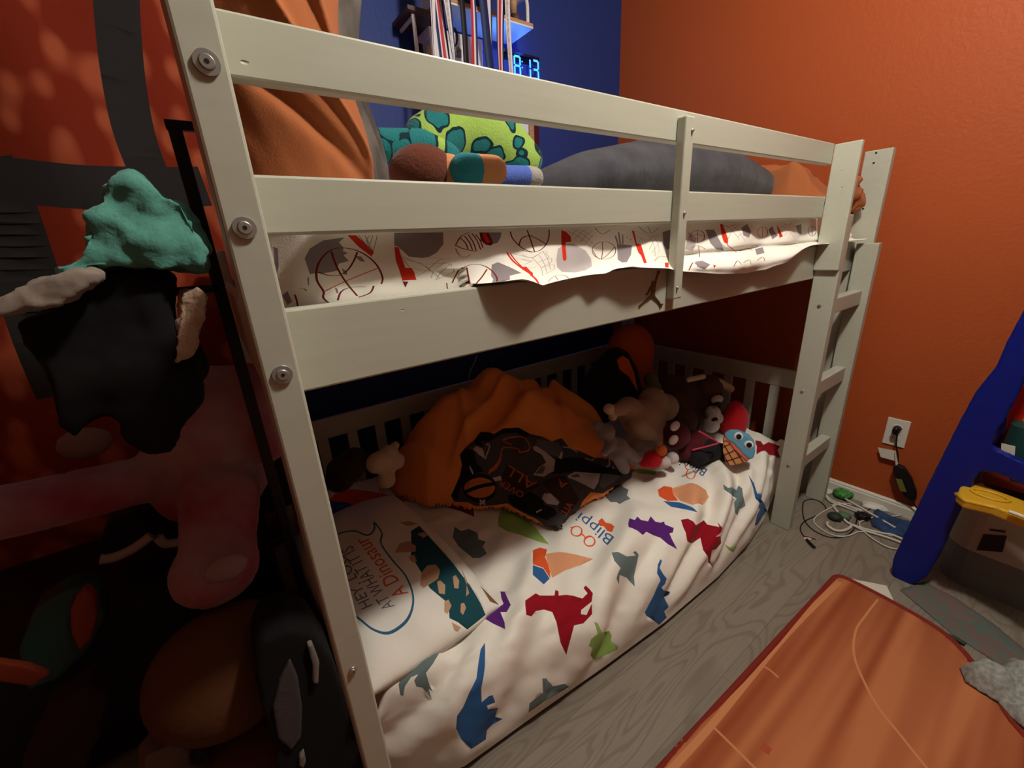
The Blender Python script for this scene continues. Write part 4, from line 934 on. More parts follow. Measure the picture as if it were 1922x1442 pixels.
rumple(o, .03, .02); setp(o, 'taupe shirt sleeve sticking out under the teal hoodie', 'shirt')
jk = slab_px('jacket', [(15,600),(100,575),(130,550),(190,512),(330,512),(332,620),(322,665),(330,695),(345,690),(370,660),(388,720),(375,770),(345,800),(322,810),(330,850),(300,868),(275,870),(245,850),(225,840),(215,800),(180,770),(175,800),(130,830),(100,780),(90,740),(60,680),(35,650)], .83, .09, m_black2, None, .009, 8)
rumple(jk, .07, .03); setp(jk, 'black jacket hanging from the rack under the teal hoodie', 'jacket')
o = slab_px('cream_cloth', [(338,548),(370,540),(390,560),(382,600),(372,640),(362,668),(325,688),(328,640),(334,600)], .82, .04, m_beige, None, .005, 3)
rumple(o, .03, .02); setp(o, 'crumpled cream cloth hanging beside the black jacket', 'cloth')
# tie-dye bear
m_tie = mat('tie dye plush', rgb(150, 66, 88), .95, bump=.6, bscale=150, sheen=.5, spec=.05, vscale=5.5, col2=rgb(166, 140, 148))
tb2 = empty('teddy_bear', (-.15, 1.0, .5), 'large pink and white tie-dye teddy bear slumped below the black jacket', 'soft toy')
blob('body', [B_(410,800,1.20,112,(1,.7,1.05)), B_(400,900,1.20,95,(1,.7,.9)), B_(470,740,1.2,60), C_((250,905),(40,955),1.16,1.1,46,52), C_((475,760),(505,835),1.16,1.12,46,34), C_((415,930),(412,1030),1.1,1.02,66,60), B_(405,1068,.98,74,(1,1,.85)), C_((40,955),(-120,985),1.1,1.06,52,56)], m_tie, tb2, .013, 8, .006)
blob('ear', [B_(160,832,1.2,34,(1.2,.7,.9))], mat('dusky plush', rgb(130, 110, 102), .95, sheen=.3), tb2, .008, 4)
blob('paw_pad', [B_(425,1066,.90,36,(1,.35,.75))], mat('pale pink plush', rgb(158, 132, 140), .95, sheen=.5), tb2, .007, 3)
# sneakers
m_sole = mat('white rubber', rgb(190, 182, 178), .6)
for k, (pts, sl, lb) in enumerate((([(180,1030),(200,985),(260,960),(300,985),(290,1010),(240,1040),(195,1052)], [(188,1050),(215,1046),(250,1030),(285,1005)], 'black sneaker with a white sole beneath the teddy bear, its toe towards the left'),
                                 ([(292,1000),(300,970),(340,955),(350,1010),(315,1018)], [(296,1008),(310,1020),(335,1018)], 'black sneaker half hidden behind the foot of the tie-dye bear'))):
    sn = empty('sneaker', tuple(PY(*sl[0], 1.25)), lb, 'shoe')
    slab_px('upper', pts, 1.25, .09, m_black, sn, .006, 4)
    bm = bmesh.new(); tube(bm, smooth_path([PY(x, y, 1.245) for x, y in sl], 5), .012, 8); obj('sole', bm, m_sole, sn)
# console with a tiny green light
cn = empty('game_console', (.0, 1.3, .43), 'black box with a tiny green power light behind the left bed post', 'electronics')
p = PY(476, 862, 1.30); bm = bmesh.new(); box(bm, p.x-.03, p.x+.12, 1.305, 1.42, .43, p.z+.03, .006); obj('case', bm, m_bkp, cn)
bm = bmesh.new(); ell(bm, (p.x, 1.302, p.z), .0032); obj('power_light', bm, mat('green light', rgb(120,255,160), emit=rgb(140, 255, 170), estr=6), cn)
bm = bmesh.new(); box(bm, p.x+.01, p.x+.03, 1.31, 1.4, .43, .44); obj('foot', bm, m_bkp, cn)
# floor heap in the near left corner
p = PY(430, 1255, .90); r = rp(p, 128)
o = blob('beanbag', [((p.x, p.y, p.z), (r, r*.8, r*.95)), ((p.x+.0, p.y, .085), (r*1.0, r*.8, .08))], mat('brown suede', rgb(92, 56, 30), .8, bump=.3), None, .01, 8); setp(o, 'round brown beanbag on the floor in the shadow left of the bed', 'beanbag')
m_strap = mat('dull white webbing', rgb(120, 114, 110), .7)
bp_ = empty('backpack', (.0, .58, 0), 'black backpack with a grey mesh oval and white strap beside the bed post', 'backpack')
slab_px('bag_body', [(478,1245),(495,1205),(540,1180),(590,1190),(625,1240),(650,1310),(690,1445),(700,1600),(560,1620),(530,1445),(500,1360),(482,1300)], .72, .12, m_black2, bp_, .008, 8)
slab_px('mesh_pocket', [(545,1240),(560,1275),(568,1330),(566,1385),(548,1412),(522,1390),(512,1330),(525,1280)], .712, .03, mat('grey mesh', rgb(70, 64, 66), .8, bump=.4), bp_, .003, 3)
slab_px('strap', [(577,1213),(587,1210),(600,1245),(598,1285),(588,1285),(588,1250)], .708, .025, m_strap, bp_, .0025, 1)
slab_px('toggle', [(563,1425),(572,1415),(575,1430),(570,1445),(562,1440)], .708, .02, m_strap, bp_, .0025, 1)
m_od = mat('dull orange plastic', rgb(122, 44, 18), .7)
gt = empty('toy_racket', (-.2, .75, .1), 'dark green toy with an orange oval face lying in the near left corner', 'toy')
slab_px('green_frame', [(30,1230),(60,1150),(120,1110),(185,1105),(200,1160),(170,1220),(110,1280),(50,1300)], 1.0, .06, mat('dark green plastic', rgb(30, 56, 50), .5), gt, .007, 5)
slab_px('orange_face', [(140,1125),(158,1108),(178,1120),(182,1160),(170,1205),(148,1225),(133,1195),(130,1150)], .985, .03, m_od, gt, .004, 4)
o = slab_px('orange_strap', [(-40,1240),(0,1245),(50,1252),(92,1268),(60,1290),(20,1285),(-40,1275)], .95, .015, m_od, None, .003, 2); setp(o, 'flat orange strap end in the near left corner', 'strap')
o = slab_px('red_cloth', [(40,1442),(90,1340),(160,1290),(200,1310),(190,1380),(150,1460),(140,1640),(30,1640)], .95, .07, mat('black red cloth', rgb(44, 12, 16), .9), None, .008, 5); rumple(o, .04, .02); setp(o, 'dark red cloth heaped at the bottom left', 'cloth')
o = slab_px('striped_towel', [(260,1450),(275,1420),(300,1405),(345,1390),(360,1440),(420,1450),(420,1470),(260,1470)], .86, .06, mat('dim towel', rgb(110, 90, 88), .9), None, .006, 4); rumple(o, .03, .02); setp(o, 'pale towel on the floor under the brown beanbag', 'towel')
# =============== RIGHT SIDE ===============
m_plate = mat('white plastic', rgb(214, 210, 198), .35); m_bkpl = mat('black plastic', rgb(20, 19, 21), .4)
ol = empty('outlet', tuple(PX(1684, 812, XR)), 'white wall outlet on the orange wall to the right of the ladder', 'outlet')
P4 = [PX(*q, XR) for q in ((1668.1,782.2),(1711.8,792.6),(1697,840.3),(1655.7,831))]
y0, y1 = (P4[1].y+P4[2].y)/2, (P4[0].y+P4[3].y)/2; z0, z1 = (P4[2].z+P4[3].z)/2, (P4[0].z+P4[1].z)/2
bm = bmesh.new(); box(bm, XR-.006, XR+.001, y0, y1, z0, z1, .002); obj('face_plate', bm, m_plate, ol)
yc = (y0+y1)/2
for zc in (z0+(z1-z0)*.3, z0+(z1-z0)*.7):
    bm = bmesh.new(); ell(bm, (XR-.006, yc, zc), (.002, .017, .014)); s_ = obj('socket', bm, m_plate, ol)
    for dy in (-.006, .006):
        b2 = bmesh.new(); box(b2, XR-.0086, XR-.0076, yc+dy-.001, yc+dy+.001, zc-.003, zc+.005); obj('slot', b2, m_dark, s_)
pl = empty('power_adapter', tuple(PX(1700, 905, XR-.04)), 'black power adapter hanging by its cord from the outlet, with a white tag', 'power adapter')
p = PX(1683, 806, XR-.02); bm = bmesh.new(); cone(bm, (XR-.008, p.y, p.z), (XR-.028, p.y, p.z), .013, .011); ell(bm, (XR-.03, p.y, p.z-.004), (.012, .011, .018)); obj('plug', bm, m_bkpl, pl)
a = [PX(1684, 815, XR-.03), PX(1682, 835, XR-.025), PX(1685, 855, XR-.02), PX(1686, 880, XR-.02)]
bm = bmesh.new(); tube(bm, smooth_path(a, 6), .0028, 8); obj('cable', bm, m_bkpl, pl)
bm = bmesh.new(); prism(bm, [PX(x, y, XR-.022) for x, y in ((1680,847),(1681,846),(1687,874),(1682,874))], (-.006, 0, 0)); obj('cable_sleeve', bm, m_plate, pl)
slab_face('adapter_body', [(1675,882),(1684,874),(1697,880),(1710,898),(1720,925),(1720,938),(1710,942),(1696,932),(1682,908)], (1700, 905, PX(1700, 905, XR-.04).y), .028, m_bkpl, pl, .003, 3)
bm = bmesh.new(); prism(bm, [PX(x, y, XR-.048) for x, y in ((1681,898),(1693,900),(1702,924),(1690,922))], (-.001, 0, 0)); obj('rating_label', bm, mat('yellow grey label', rgb(110, 108, 52), .6), pl)
bm = bmesh.new(); prism(bm, [PX(x, y, XR-.02) for x, y in ((1648,840),(1680,846),(1679,865),(1653,858))], (-.001, 0, 0)); obj('tag', bm, m_plate, pl)
bm = bmesh.new(); tube(bm, smooth_path([PX(1712, 940, XR-.035), PX(1722, 955, XR-.03), PX(1740, 972, XR-.03)], 6), .0025, 8); obj('lead', bm, m_bkpl, pl)
def floorcurve(name, pts, r, mt, label, cat, z=None, parent=None):
    P = [PZ(px, py, (z or r)) for px, py in pts]; bm = bmesh.new(); tube(bm, smooth_path(P, 6), r, 8)
    o = obj(name, bm, mt, parent)
    if label: setp(o, label, cat)
    return o
G = lambda pts: cr(1420, 740, 4.506, pts)
m_wc = mat('white cable', rgb(206, 202, 194), .5)
o = floorcurve('black_cable', G([(500,1230),(440,1210),(400,1200),(370,1140),(400,1080),(480,1040),(570,990),(580,950),(520,900),(450,890),(400,910),(390,960),(395,1030),(420,1090),(480,1150),(580,1200),(680,1215),(770,1190),(830,1130),(860,1040),(930,990),(1040,910),(1080,810),(1110,720),(1120,640)]), .0022, m_bkpl, 'thin black cable looping over the floor at the foot of the ladder', 'cable')
floorcurve('usb_plug', G([(425,1230),(455,1265),(490,1298)]), .0055, m_bkpl, 'black plug at the end of the cable nearest the ladder', 'plug')
floorcurve('white_cable', G([(1395,995),(1300,1005),(1180,1030),(1000,1040),(900,1070),(870,1095),(890,1140),(940,1190),(1010,1240),(1100,1290),(1180,1310),(1225,1300),(1225,1270)]), .0028, m_wc, 'white cable running along the floor towards the blue toy rack', 'cable', .006)
floorcurve('white_cable', G([(630,940),(760,925),(860,960),(960,1010),(1100,1060),(1250,1080),(1350,1085)]), .0028, m_wc, 'white cable lying straight along the baseboard', 'cable', .005)
def hanger(pts, hook, label, r=.0042):
    h = empty('coat_hanger', tuple(PZ(*G([pts[0]])[0], 0)), label, 'coat hanger')
    P = [PZ(*q, .008) for q in G(pts)]; bm = bmesh.new(); tube(bm, smooth_path(P + [P[0]], 4), r, 8); obj('frame', bm, m_wc, h)
    P = [PZ(*q, .008) for q in G(hook)]; bm = bmesh.new(); tube(bm, smooth_path(P, 5), r*1.25, 8); obj('hook', bm, m_wc, h)
hanger([(800,1100),(900,1135),(1060,1175),(1150,1190),(1255,1240),(1240,1260),(1140,1225),(1050,1195),(900,1150)], [(800,1105),(790,1130),(730,1155),(660,1150),(610,1120),(595,1095),(605,1085)], 'white plastic coat hanger on the floor, its hook curling towards the ladder')
hanger([(585,850),(640,900),(760,940),(870,975),(950,1010),(900,1010),(760,960),(620,905)], [(640,940),(690,1000),(760,1080),(800,1100)], 'white plastic coat hanger against the baseboard behind the first one', .0038)
floorcurve('white_rod', G([(750,885),(880,960),(1010,1035),(1175,1130)]), .004, m_wc, 'thin white rod lying across the hangers', 'rod', .016)
floorcurve('charging_cable', G([(1070,1060),(800,960),(700,935),(600,975),(500,1040),(490,1090),(560,1150),(640,1190),(720,1205),(800,1190),(860,1165),(960,1165),(1060,1180),(1150,1200)]), .0028, m_wc, 'white charging cable forming a wide loop around the hanger hook', 'cable', .004)
def floorblob(name, q, n, mt, label, cat, sq=(1, 1, .6), parent=None, vox=.004):
    p = PZ(*G([q])[0], .012); r = rp(p, n); o = blob(name, [((p.x, p.y, r*sq[2]+.001), (r*sq[0], r*sq[1], r*sq[2])), ((p.x+r*.7, p.y-r*.5, r*sq[2]*.8+.001), (r*.6*sq[0], r*.6*sq[1], r*.7*sq[2]))], mt, parent, vox, 1)
    rumple(o, .012, .010)
    if label: setp(o, label, cat)
    return o
m_gt = mat('green toy plastic', rgb(66, 136, 66), .5, var=.5, vscale=60)
floorblob('green_toy', (720,855), 14, m_gt, 'small bright green toy figure against the baseboard', 'toy'); floorblob('dark_toy', (660,1040), 11, mat('dark green grey plastic', rgb(44, 58, 46), .5), 'small dark green toy inside the hanger loop', 'toy'); floorblob('green_toy', (735,1030), 10, mat('grey green toy', rgb(90,120,96), .5), 'small grey green toy lying under the white rod', 'toy')
floorblob('black_clip', (890,1035), 11, m_bkpl, 'small black clip lying beside the white cable', 'clip')
# blue cloth and paper scraps by the wall
def rag(name, pts, mt, label, cat, h=.02, sc=40, conv=G, z0=.0, dens=70):
    W = np.array([tuple(PZ(*q, z0 + .006)[:2]) for q in conv(pts)])
    def pd(x, y):
        d = np.full(x.shape, 9.); ins = np.zeros(x.shape, bool)
        for i in range(len(W)):
            a = W[i]; b = W[(i+1) % len(W)]; ab = b-a; t = np.clip(((x-a[0])*ab[0]+(y-a[1])*ab[1])/(ab@ab), 0, 1)
            d = np.minimum(d, np.hypot(x-a[0]-t*ab[0], y-a[1]-t*ab[1]))
            if a[1] != b[1]: ins ^= ((a[1] > y) != (b[1] > y)) & (x < (b[0]-a[0])*(y-a[1])/(b[1]-a[1])+a[0])
        return np.where(ins, d, -d)
    def F(U, V):
        d = np.maximum(pd(U, V), 0); q = 1-np.exp(-d/.012)
        return np.stack([U, V, z0 + .002 + q*h*(.7 + 1.1*np.abs(vn(U*sc, V*sc)) + .9*vn(U*sc*.4+3, V*sc*.5))], 1)
    c = Cloth(F, W[:,0].min(), W[:,0].max(), W[:,1].min(), W[:,1].max(), dens, dens)
    o = c.build(name, [mt], keep=lambda u, v: pd(u, v) > 0, thick=.003); setp(o, label, cat); return o
rag('blue_cloth', [(960,1060),(1010,960),(1040,940),(1050,980),(1150,1040),(1330,1090),(1340,1180),(1250,1200),(1100,1170),(980,1110)], mat('navy cloth', rgb(44, 66, 104), .9, var=.3, vscale=30), 'navy blue cloth on the floor between the cables and the toy rack', 'cloth', .02)
rag('paper', [(890,890),(960,880),(1150,930),(1160,990),(1050,985),(950,960),(895,940)], m_plate, 'crumpled white paper against the baseboard under the adapter', 'paper', .015, 25)
rag('pink_scrap', [(400,1205),(430,1198),(470,1212),(460,1225),(410,1228)], mat('pink paper', rgb(214, 180, 170), .8), 'tiny pink paper scrap at the end of the black cable', 'paper', .004, 20)
rag('paper', [(588,790),(650,800),(640,830),(600,838),(585,820)], m_plate, 'white paper corner behind the ladder foot against the baseboard', 'paper', .008, 25)
pf_ = [PZ(*q, .002) for q in ((1592,1086),(1664,1100),(1683,1140),(1640,1180),(1600,1150))]
bm = bmesh.new(); prism(bm, pf_, (0, 0, .001)); setp(obj('paper', bm, m_plate), 'flat white paper sheet sticking out from under the rug corner', 'paper')

# ---- basketball court rug ----
RX = [(1.515,.300),(.578,.329),(.0,.345),(-.6,.36),(-.6,-1.1),(1.05,-1.1),(1.14,-.5),(1.22,-.28),(1.297,-.141),(1.38,-.085),(1.47,-.02),(1.516,.043),(1.535,.15),(1.540,.262),(1.533,.290)]
RA = np.array(RX)
def rd(x, y):
    d = np.full(x.shape, 9.); ins = np.zeros(x.shape, bool)
    for i in range(len(RA)):
        a = RA[i]; b = RA[(i+1) % len(RA)]; ab = b-a; t = np.clip(((x-a[0])*ab[0]+(y-a[1])*ab[1])/(ab@ab), 0, 1)
        d = np.minimum(d, np.hypot(x-a[0]-t*ab[0], y-a[1]-t*ab[1]))
        if a[1] != b[1]: ins ^= ((a[1] > y) != (b[1] > y)) & (x < (b[0]-a[0])*(y-a[1])/(b[1]-a[1])+a[0])
    return np.where(ins, d, -d)
def F_rug(U, V):
    w = .004*np.sin(U*9+2)*sstep(.1, .3, V) + .003*vn(U*5, V*5)
    return np.stack([U, V + 0*U, .010 + np.maximum(w, -.002)], 1)
rg = Cloth(F_rug, -.6, 1.55, -1.1, .37, 120, 90)
def rug_mat():
    m = mat('court print rug', rgb(176, 102, 66), .85, sheen=.3, spec=.1)
    nt = m.node_tree; N = nt.nodes; L = nt.links; b = N['Principled BSDF']; tc = N.new('ShaderNodeTexCoord')
    mp = N.new('ShaderNodeMapping'); mp.inputs['Scale'].default_value = (.35, 9, 1); mp.inputs['Rotation'].default_value = (0, 0, .0); L.new(tc.outputs['Object'], mp.inputs[0])
    n = N.new('ShaderNodeTexNoise'); n.inputs['Scale'].default_value = 2.0; n.inputs['Detail'].default_value = 1; L.new(mp.outputs[0], n.inputs['Vector'])
    r = N.new('ShaderNodeValToRGB'); L.new(n.outputs['Fac'], r.inputs[0]); e = r.color_ramp.elements
    e[0].position = .36; e[0].color = rgb(146, 72, 42); e[1].position = .62; e[1].color = rgb(188, 116, 76); L.new(r.outputs[0], b.inputs['Base Color']); return m
m_rl = dye('pale rug line', (200, 134, 92)); m_rb = dye('dark red rug binding', (128, 44, 34)); m_rd = dye('rust rug mark', (170, 80, 50))
rg.line(1, .016, [(1575,1092),(1480,1187),(1400,1283),(1330,1368),(1260,1445),(1200,1510)])
rg.line(1, .0055, [(1428,1248),(1445,1258),(1461,1272)]); rg.line(1, .006, [(1336,1362),(1375,1400),(1425,1450)])
rg.line(1, .006, [(1648,1125),(1625,1155),(1606,1185),(1603,1230),(1622,1280),(1650,1330),(1690,1380),(1740,1442),(1800,1510)])
rg.fill(3, [[(1424,1405),(1434,1395),(1449,1405),(1443,1418),(1436,1413)]])
o = rg.build('rug', [rug_mat(), m_rl, m_rb, m_rd], keep=lambda u, v: rd(u, v) > .0, thick=.008)
setp(o, 'orange rug printed like a basketball court floor, at the bottom right', 'rug')
ed = [Vector((p[0], p[1], .009)) for p in RX]; ed = smooth_path(ed[:5], 6)[:6] + [ed[1]] + []
bm = bmesh.new(); tube(bm, smooth_path([Vector((p[0], p[1], .0065)) for p in RX]+[Vector((RX[0][0],RX[0][1],.0065))], 4)[:-1], .0085, 8, closed=True)
e2 = obj('binding', bm, m_rb); e2.parent = o; e2.matrix_parent_inverse = Matrix.Translation(-o.location); e2.location = e2.location
ident = lambda p: p
rag('grey_sock', [(1802,1252),(1830,1244),(1868,1262),(1880,1246),(1900,1240),(1960,1244),(2000,1270),(2000,1390),(1930,1372),(1898,1345),(1876,1318),(1840,1296),(1812,1278)], mat('heather grey cloth', rgb(150, 152, 148), .9, var=.25, vscale=90), 'crumpled grey cloth lying on the edge of the rug', 'cloth', .05, 24, ident, .012, 120)
rag('splash_mat', [(1690,1106),(1735,1090),(1790,1118),(1860,1165),(1922,1215),(1990,1270),(1990,1330),(1910,1275),(1860,1235),(1790,1190),(1730,1140)], mat('paint stained cloth', rgb(118, 90, 86), .9, var=.5, vscale=45, col2=rgb(84, 104, 98)), 'paint stained cloth on the floor before the blue toy rack', 'cloth', .008, 22, ident, 0, 90)
floorcurve('crayon', [(1770,1190), (1790,1198), (1812,1210)], .006, mat('green wax', rgb(34, 62, 40), .6), 'dark green crayon between the rug and the stained cloth', 'crayon')

# ---- blue toy rack ----
m_blue = mat('royal blue plastic', rgb(12, 28, 124), .4, spec=.3); m_yel = mat('yellow plastic', rgb(204, 156, 40), .35); m_red = mat('red plastic', rgb(196, 30, 24), .4); m_dgreen = mat('dark teal plastic', rgb(24, 62, 60), .5); m_mag = mat('magenta plastic', rgb(140, 24, 84), .5)
tr = empty('toy_rack', (1.75, .0, 0), 'blue plastic toy storage rack with a sloping side frame at the right edge', 'toy rack')
XF = 1.68
oc = [(1690,1098),(1672,1078),(1675,1050),(1740,912),(1800,792),(1830,737),(1868,690),(1890,640),(1930,565),(1985,600),(1935,690),(1905,755),(1880,800),(1852,836),(1880,852),(1960,888),(1960,930),(1922,912),(1870,890),(1838,884),(1815,935),(1790,985),(1760,1050),(1738,1086),(1716,1098)]
bm = bmesh.new(); prism(bm, [PX(x, y, XF) for x, y in oc], (.035, 0, 0)); bmesh.ops.triangulate(bm, faces=[f for f in bm.faces if len(f.verts) > 4])
o = soft(obj('side_frame', bm, m_blue, tr), .006, 4)
q = [PX(x, y, XF) for x, y in ((1700,1075), (1850,862), (1905,690))]
for p in q[1:]:
    bm = bmesh.new(); cone(bm, (XF+.02, p.y, p.z), (XR-.02, p.y, p.z), .010, .010, 16); obj('rod', bm, m_blue, tr)
bm = bmesh.new(); prism(bm, [Vector((XR-.05, p.y, p.z)) for p in [PX(x, y, XF) for x, y in ((1690,1098),(1672,1078),(1740,912),(1868,690),(1930,565),(1985,600),(1905,755),(1815,935),(1738,1086),(1716,1098))]], (.03, 0, 0)); obj('side_frame', bm, m_blue, tr)
for xa in (XF, XR-.05):   # the other leg of each side frame and the bar joining them
    lg = [PX(x, y, XF) for x, y in ((1690,1098),(1672,1078),(1740,912),(1868,690),(1930,565),(1985,600),(1905,755),(1815,935),(1738,1086),(1716,1098))]
    bm = bmesh.new(); prism(bm, [Vector((xa, -.36 - p.y, p.z)) for p in lg], (.032, 0, 0)); obj('rear_leg', bm, m_blue, tr)
    bm = bmesh.new(); zt_ = max(p.z for p in lg) - .06; box(bm, xa, xa+.032, -.42, .05, zt_-.03, zt_+.03, .006); obj('top_bar', bm, m_blue, tr)
    bm = bmesh.new(); box(bm, xa+.004, xa+.03, -.40, .02, .455, .495, .005); obj('cross_bar', bm, m_blue, tr)
# yellow tray on top of the grey bin
yt_ = empty('tray', tuple(PZ(1860, 960, .375)), 'yellow plastic tray with a round cup well hooked on the blue rack', 'tray')
ty = [PZ(x, y, .405) for x, y in ((1797,925),(1803,912),(1845,905),(1850,912),(1930,942),(2000,968),(2000,1010),(1930,975),(1865,950),(1812,938))]
bm = bmesh.new(); prism(bm, ty, (0, 0, -.030)); bmesh.ops.triangulate(bm, faces=[f for f in bm.faces if len(f.verts) > 4]); soft(obj('tray_body', bm, m_yel, yt_), .0035, 3)
c = PZ(1858, 930, .407); bm = bmesh.new(); tube(bm, [c + Vector((.022*math.cos(t), .036*math.sin(t), 0)) for t in [i*math.pi/14 for i in range(28)]], .0045, 8, closed=True); obj('cup_ring', bm, m_yel, yt_)
bm = bmesh.new(); tube(bm, [PZ(1795,927,.398), PZ(1812,941,.398), PZ(1865,953,.398), PZ(1930,978,.398), PZ(2000,1008,.398)], .006, 8); obj('front_lip', bm, m_yel, yt_)
o = floorcurve('chalk', [(1893,960),(1910,966),(1935,976)], .005, m_plate, 'white chalk stick lying in the yellow tray', 'chalk', .412)
# grey bin
gbn = empty('storage_bin', (1.92, -.06, 0), 'grey storage bin with a dark window standing on the floor under the yellow tray', 'bin')
def rbox(x0, x1, y0, y1, r, z0, z1, sh=0.):
    pts = []
    for cx, cy, a in ((x1-r, y1-r, 0), (x0+r, y1-r, 90), (x0+r, y0+r, 180), (x1-r, y0+r, 270)):
        for k in range(7): t = math.radians(a + 15*k); pts.append((cx+r*math.cos(t), cy+r*math.sin(t), z0))
    bm = bmesh.new(); prism(bm, pts, (0, 0, z1-z0)); 
    return bm
obj('lower_shell', rbox(1.80, 2.07, -.26, .10, .07, 0, .14), mat('dark grey plastic', rgb(112, 112, 110), .5), gbn)
obj('upper_shell', rbox(1.795, 2.075, -.265, .105, .07, .14, .315), mat('light grey plastic', rgb(170, 160, 148), .45), gbn)
obj('lid', rbox(1.805, 2.065, -.255, .095, .06, .315, .335), mat('dark lid plastic', rgb(60, 56, 54), .4), gbn)
bm = bmesh.new(); prism(bm, [PX(x, y, 1.7945) for x, y in ((1846,1003),(1890,1006),(1882,1036),(1833,1032))], (-.003, 0, 0)); obj('window', bm, m_bkpl, gbn)
bm = bmesh.new(); prism(bm, [PX(x, y, 1.7945) for x, y in ((1858,993),(1888,997),(1887,1000),(1857,996))], (-.002, 0, 0)); obj('slit', bm, m_bkpl, gbn)
# bins and toys in the rack
o = obj('toy_bin', rbox(1.73, 2.04, -.36, .055, .03, .51, .60), m_dgreen); setp(o, 'dark teal bin on the middle level of the blue rack', 'bin')
rb_ = empty('toy_bin', (1.76, -.05, .6), 'red rounded container with a yellow dot on the middle level of the blue rack', 'bin')
slab_face('shell', [(1888,800),(1892,765),(1908,735),(1935,720),(1990,730),(1990,840),(1925,835),(1900,820)], PX(1910, 780, 1.80), .12, m_red, rb_, .004, 6)
slab_face('dot', [(1915,798),(1922,782),(1935,778),(1945,800),(1935,818),(1920,815)], PX(1910, 780, 1.80), .03, m_yel, rb_, .003, 2, -.004)
bm = bmesh.new(); prism(bm, [PX(x, y, 1.728) for x, y in ((1880,832),(1906,838),(1904,861),(1878,855))], (-.002, 0, 0)); o = obj('paper_label', bm, m_plate); setp(o, 'white paper label stuck on the dark teal bin', 'label')
o = obj('red_box', rbox(1.76, 1.95, -.02, .075, .01, .40, .47), mat('dusty red plastic', rgb(122, 36, 34), .5)); setp(o, 'dusty red box standing behind the yellow tray', 'box')
o = slab_face('magenta_toy', [(1870,898),(1885,895),(1940,915),(1990,930),(1990,950),(1925,935),(1880,915)], PX(1890, 905, 1.98), .03, m_mag, None, .004, 2); setp(o, 'magenta plastic toy behind the yellow tray', 'toy')
o = slab_face('green_toy', [(1893,690),(1890,660),(1897,636),(1910,622),(1935,610),(1960,640),(1930,690),(1905,700)], PX(1905, 660, 1.80), .10, mat('green camouflage toy', rgb(60, 88, 52), .6, var=.5, vscale=40), None, .005, 3); setp(o, 'dark green toy on top of the blue rack at the right edge', 'toy')
o = slab_face('yellow_toy', [(1885,700),(1889,680),(1897,672),(1899,690),(1890,712),(1875,735)], PX(1890, 700, 1.84), .04, mat('ochre toy', rgb(150, 130, 60), .6), None, .003, 2); setp(o, 'small ochre toy tucked behind the top of the blue rack', 'toy')
# =============== WALL SHELVES, RIBBONS, CLOCK ===============
m_oak = mat('oak board', rgb(176, 138, 100), .5, var=.15, vscale=20, stretch=(1, 12, 12)); m_tube = mat('white tube metal', rgb(216, 210, 208), .4); m_walnut = mat('dark walnut board', rgb(88, 66, 60), .5, var=.2, vscale=20); m_panel = mat('white board', rgb(222, 224, 228), .4)
H7 = lambda pts: cr(700, 0, 5.653, pts)
YW = YB
sh = empty('wall_shelf', (1.2, 1.74, 2.03), 'white and oak wall shelf with a white tube end, lit blue underneath', 'shelf')
a = PY(1001, 54, 1.66); zb = a.z
bm = bmesh.new(); box(bm, .93, a.x, 1.66, YW-.001, zb, zb+.006, .001); obj('bottom_panel', bm, m_panel, sh)
bm = bmesh.new(); box(bm, .93, a.x, 1.66, YW-.001, zb+.006, zb+.018, .001); obj('board', bm, m_oak, sh)
x = a.x - .018; bm = bmesh.new(); tube(bm, smooth_path([(x, 1.675, zb+.012), (x, 1.675, zb+.09), (x, 1.70, zb+.115), (x, YW-.004, zb+.118)], 6), .0075, 12); obj('tube_end', bm, m_tube, sh)
bm = bmesh.new(); box(bm, .93, .945, 1.66, YW-.001, zb+.018, zb+.3); obj('side_panel', bm, m_panel, sh)
ls = empty('wall_shelf', (.8, 1.74, 2.0), 'dark walnut wall shelf with a white tube bracket, left of the ribbons', 'shelf')
a = PY(757, 18, YW-.01); b = PY(771, 24, 1.70)
bm = bmesh.new(); box(bm, b.x-.02, .925, 1.68, YW-.001, b.z, b.z+.014, .001); obj('board', bm, m_walnut, ls)
bm = bmesh.new(); x = b.x; tube(bm, smooth_path([(x+.01, YW-.008, b.z-.008), (x+.01, 1.72, b.z-.008), (x+.008, 1.70, b.z-.02), (x+.008, 1.70, b.z-.18)], 6), .0075, 12); obj('tube_bracket', bm, m_tube, ls)
lo = empty('wall_shelf', (1.15, 1.74, 1.82), 'lower white wall shelf behind the top guard rail, carrying the white box', 'shelf')
zl = 1.80
bm = bmesh.new(); box(bm, .80, 1.24, 1.70, YW-.001, zl-.018, zl, .001); obj('board', bm, m_panel, lo)
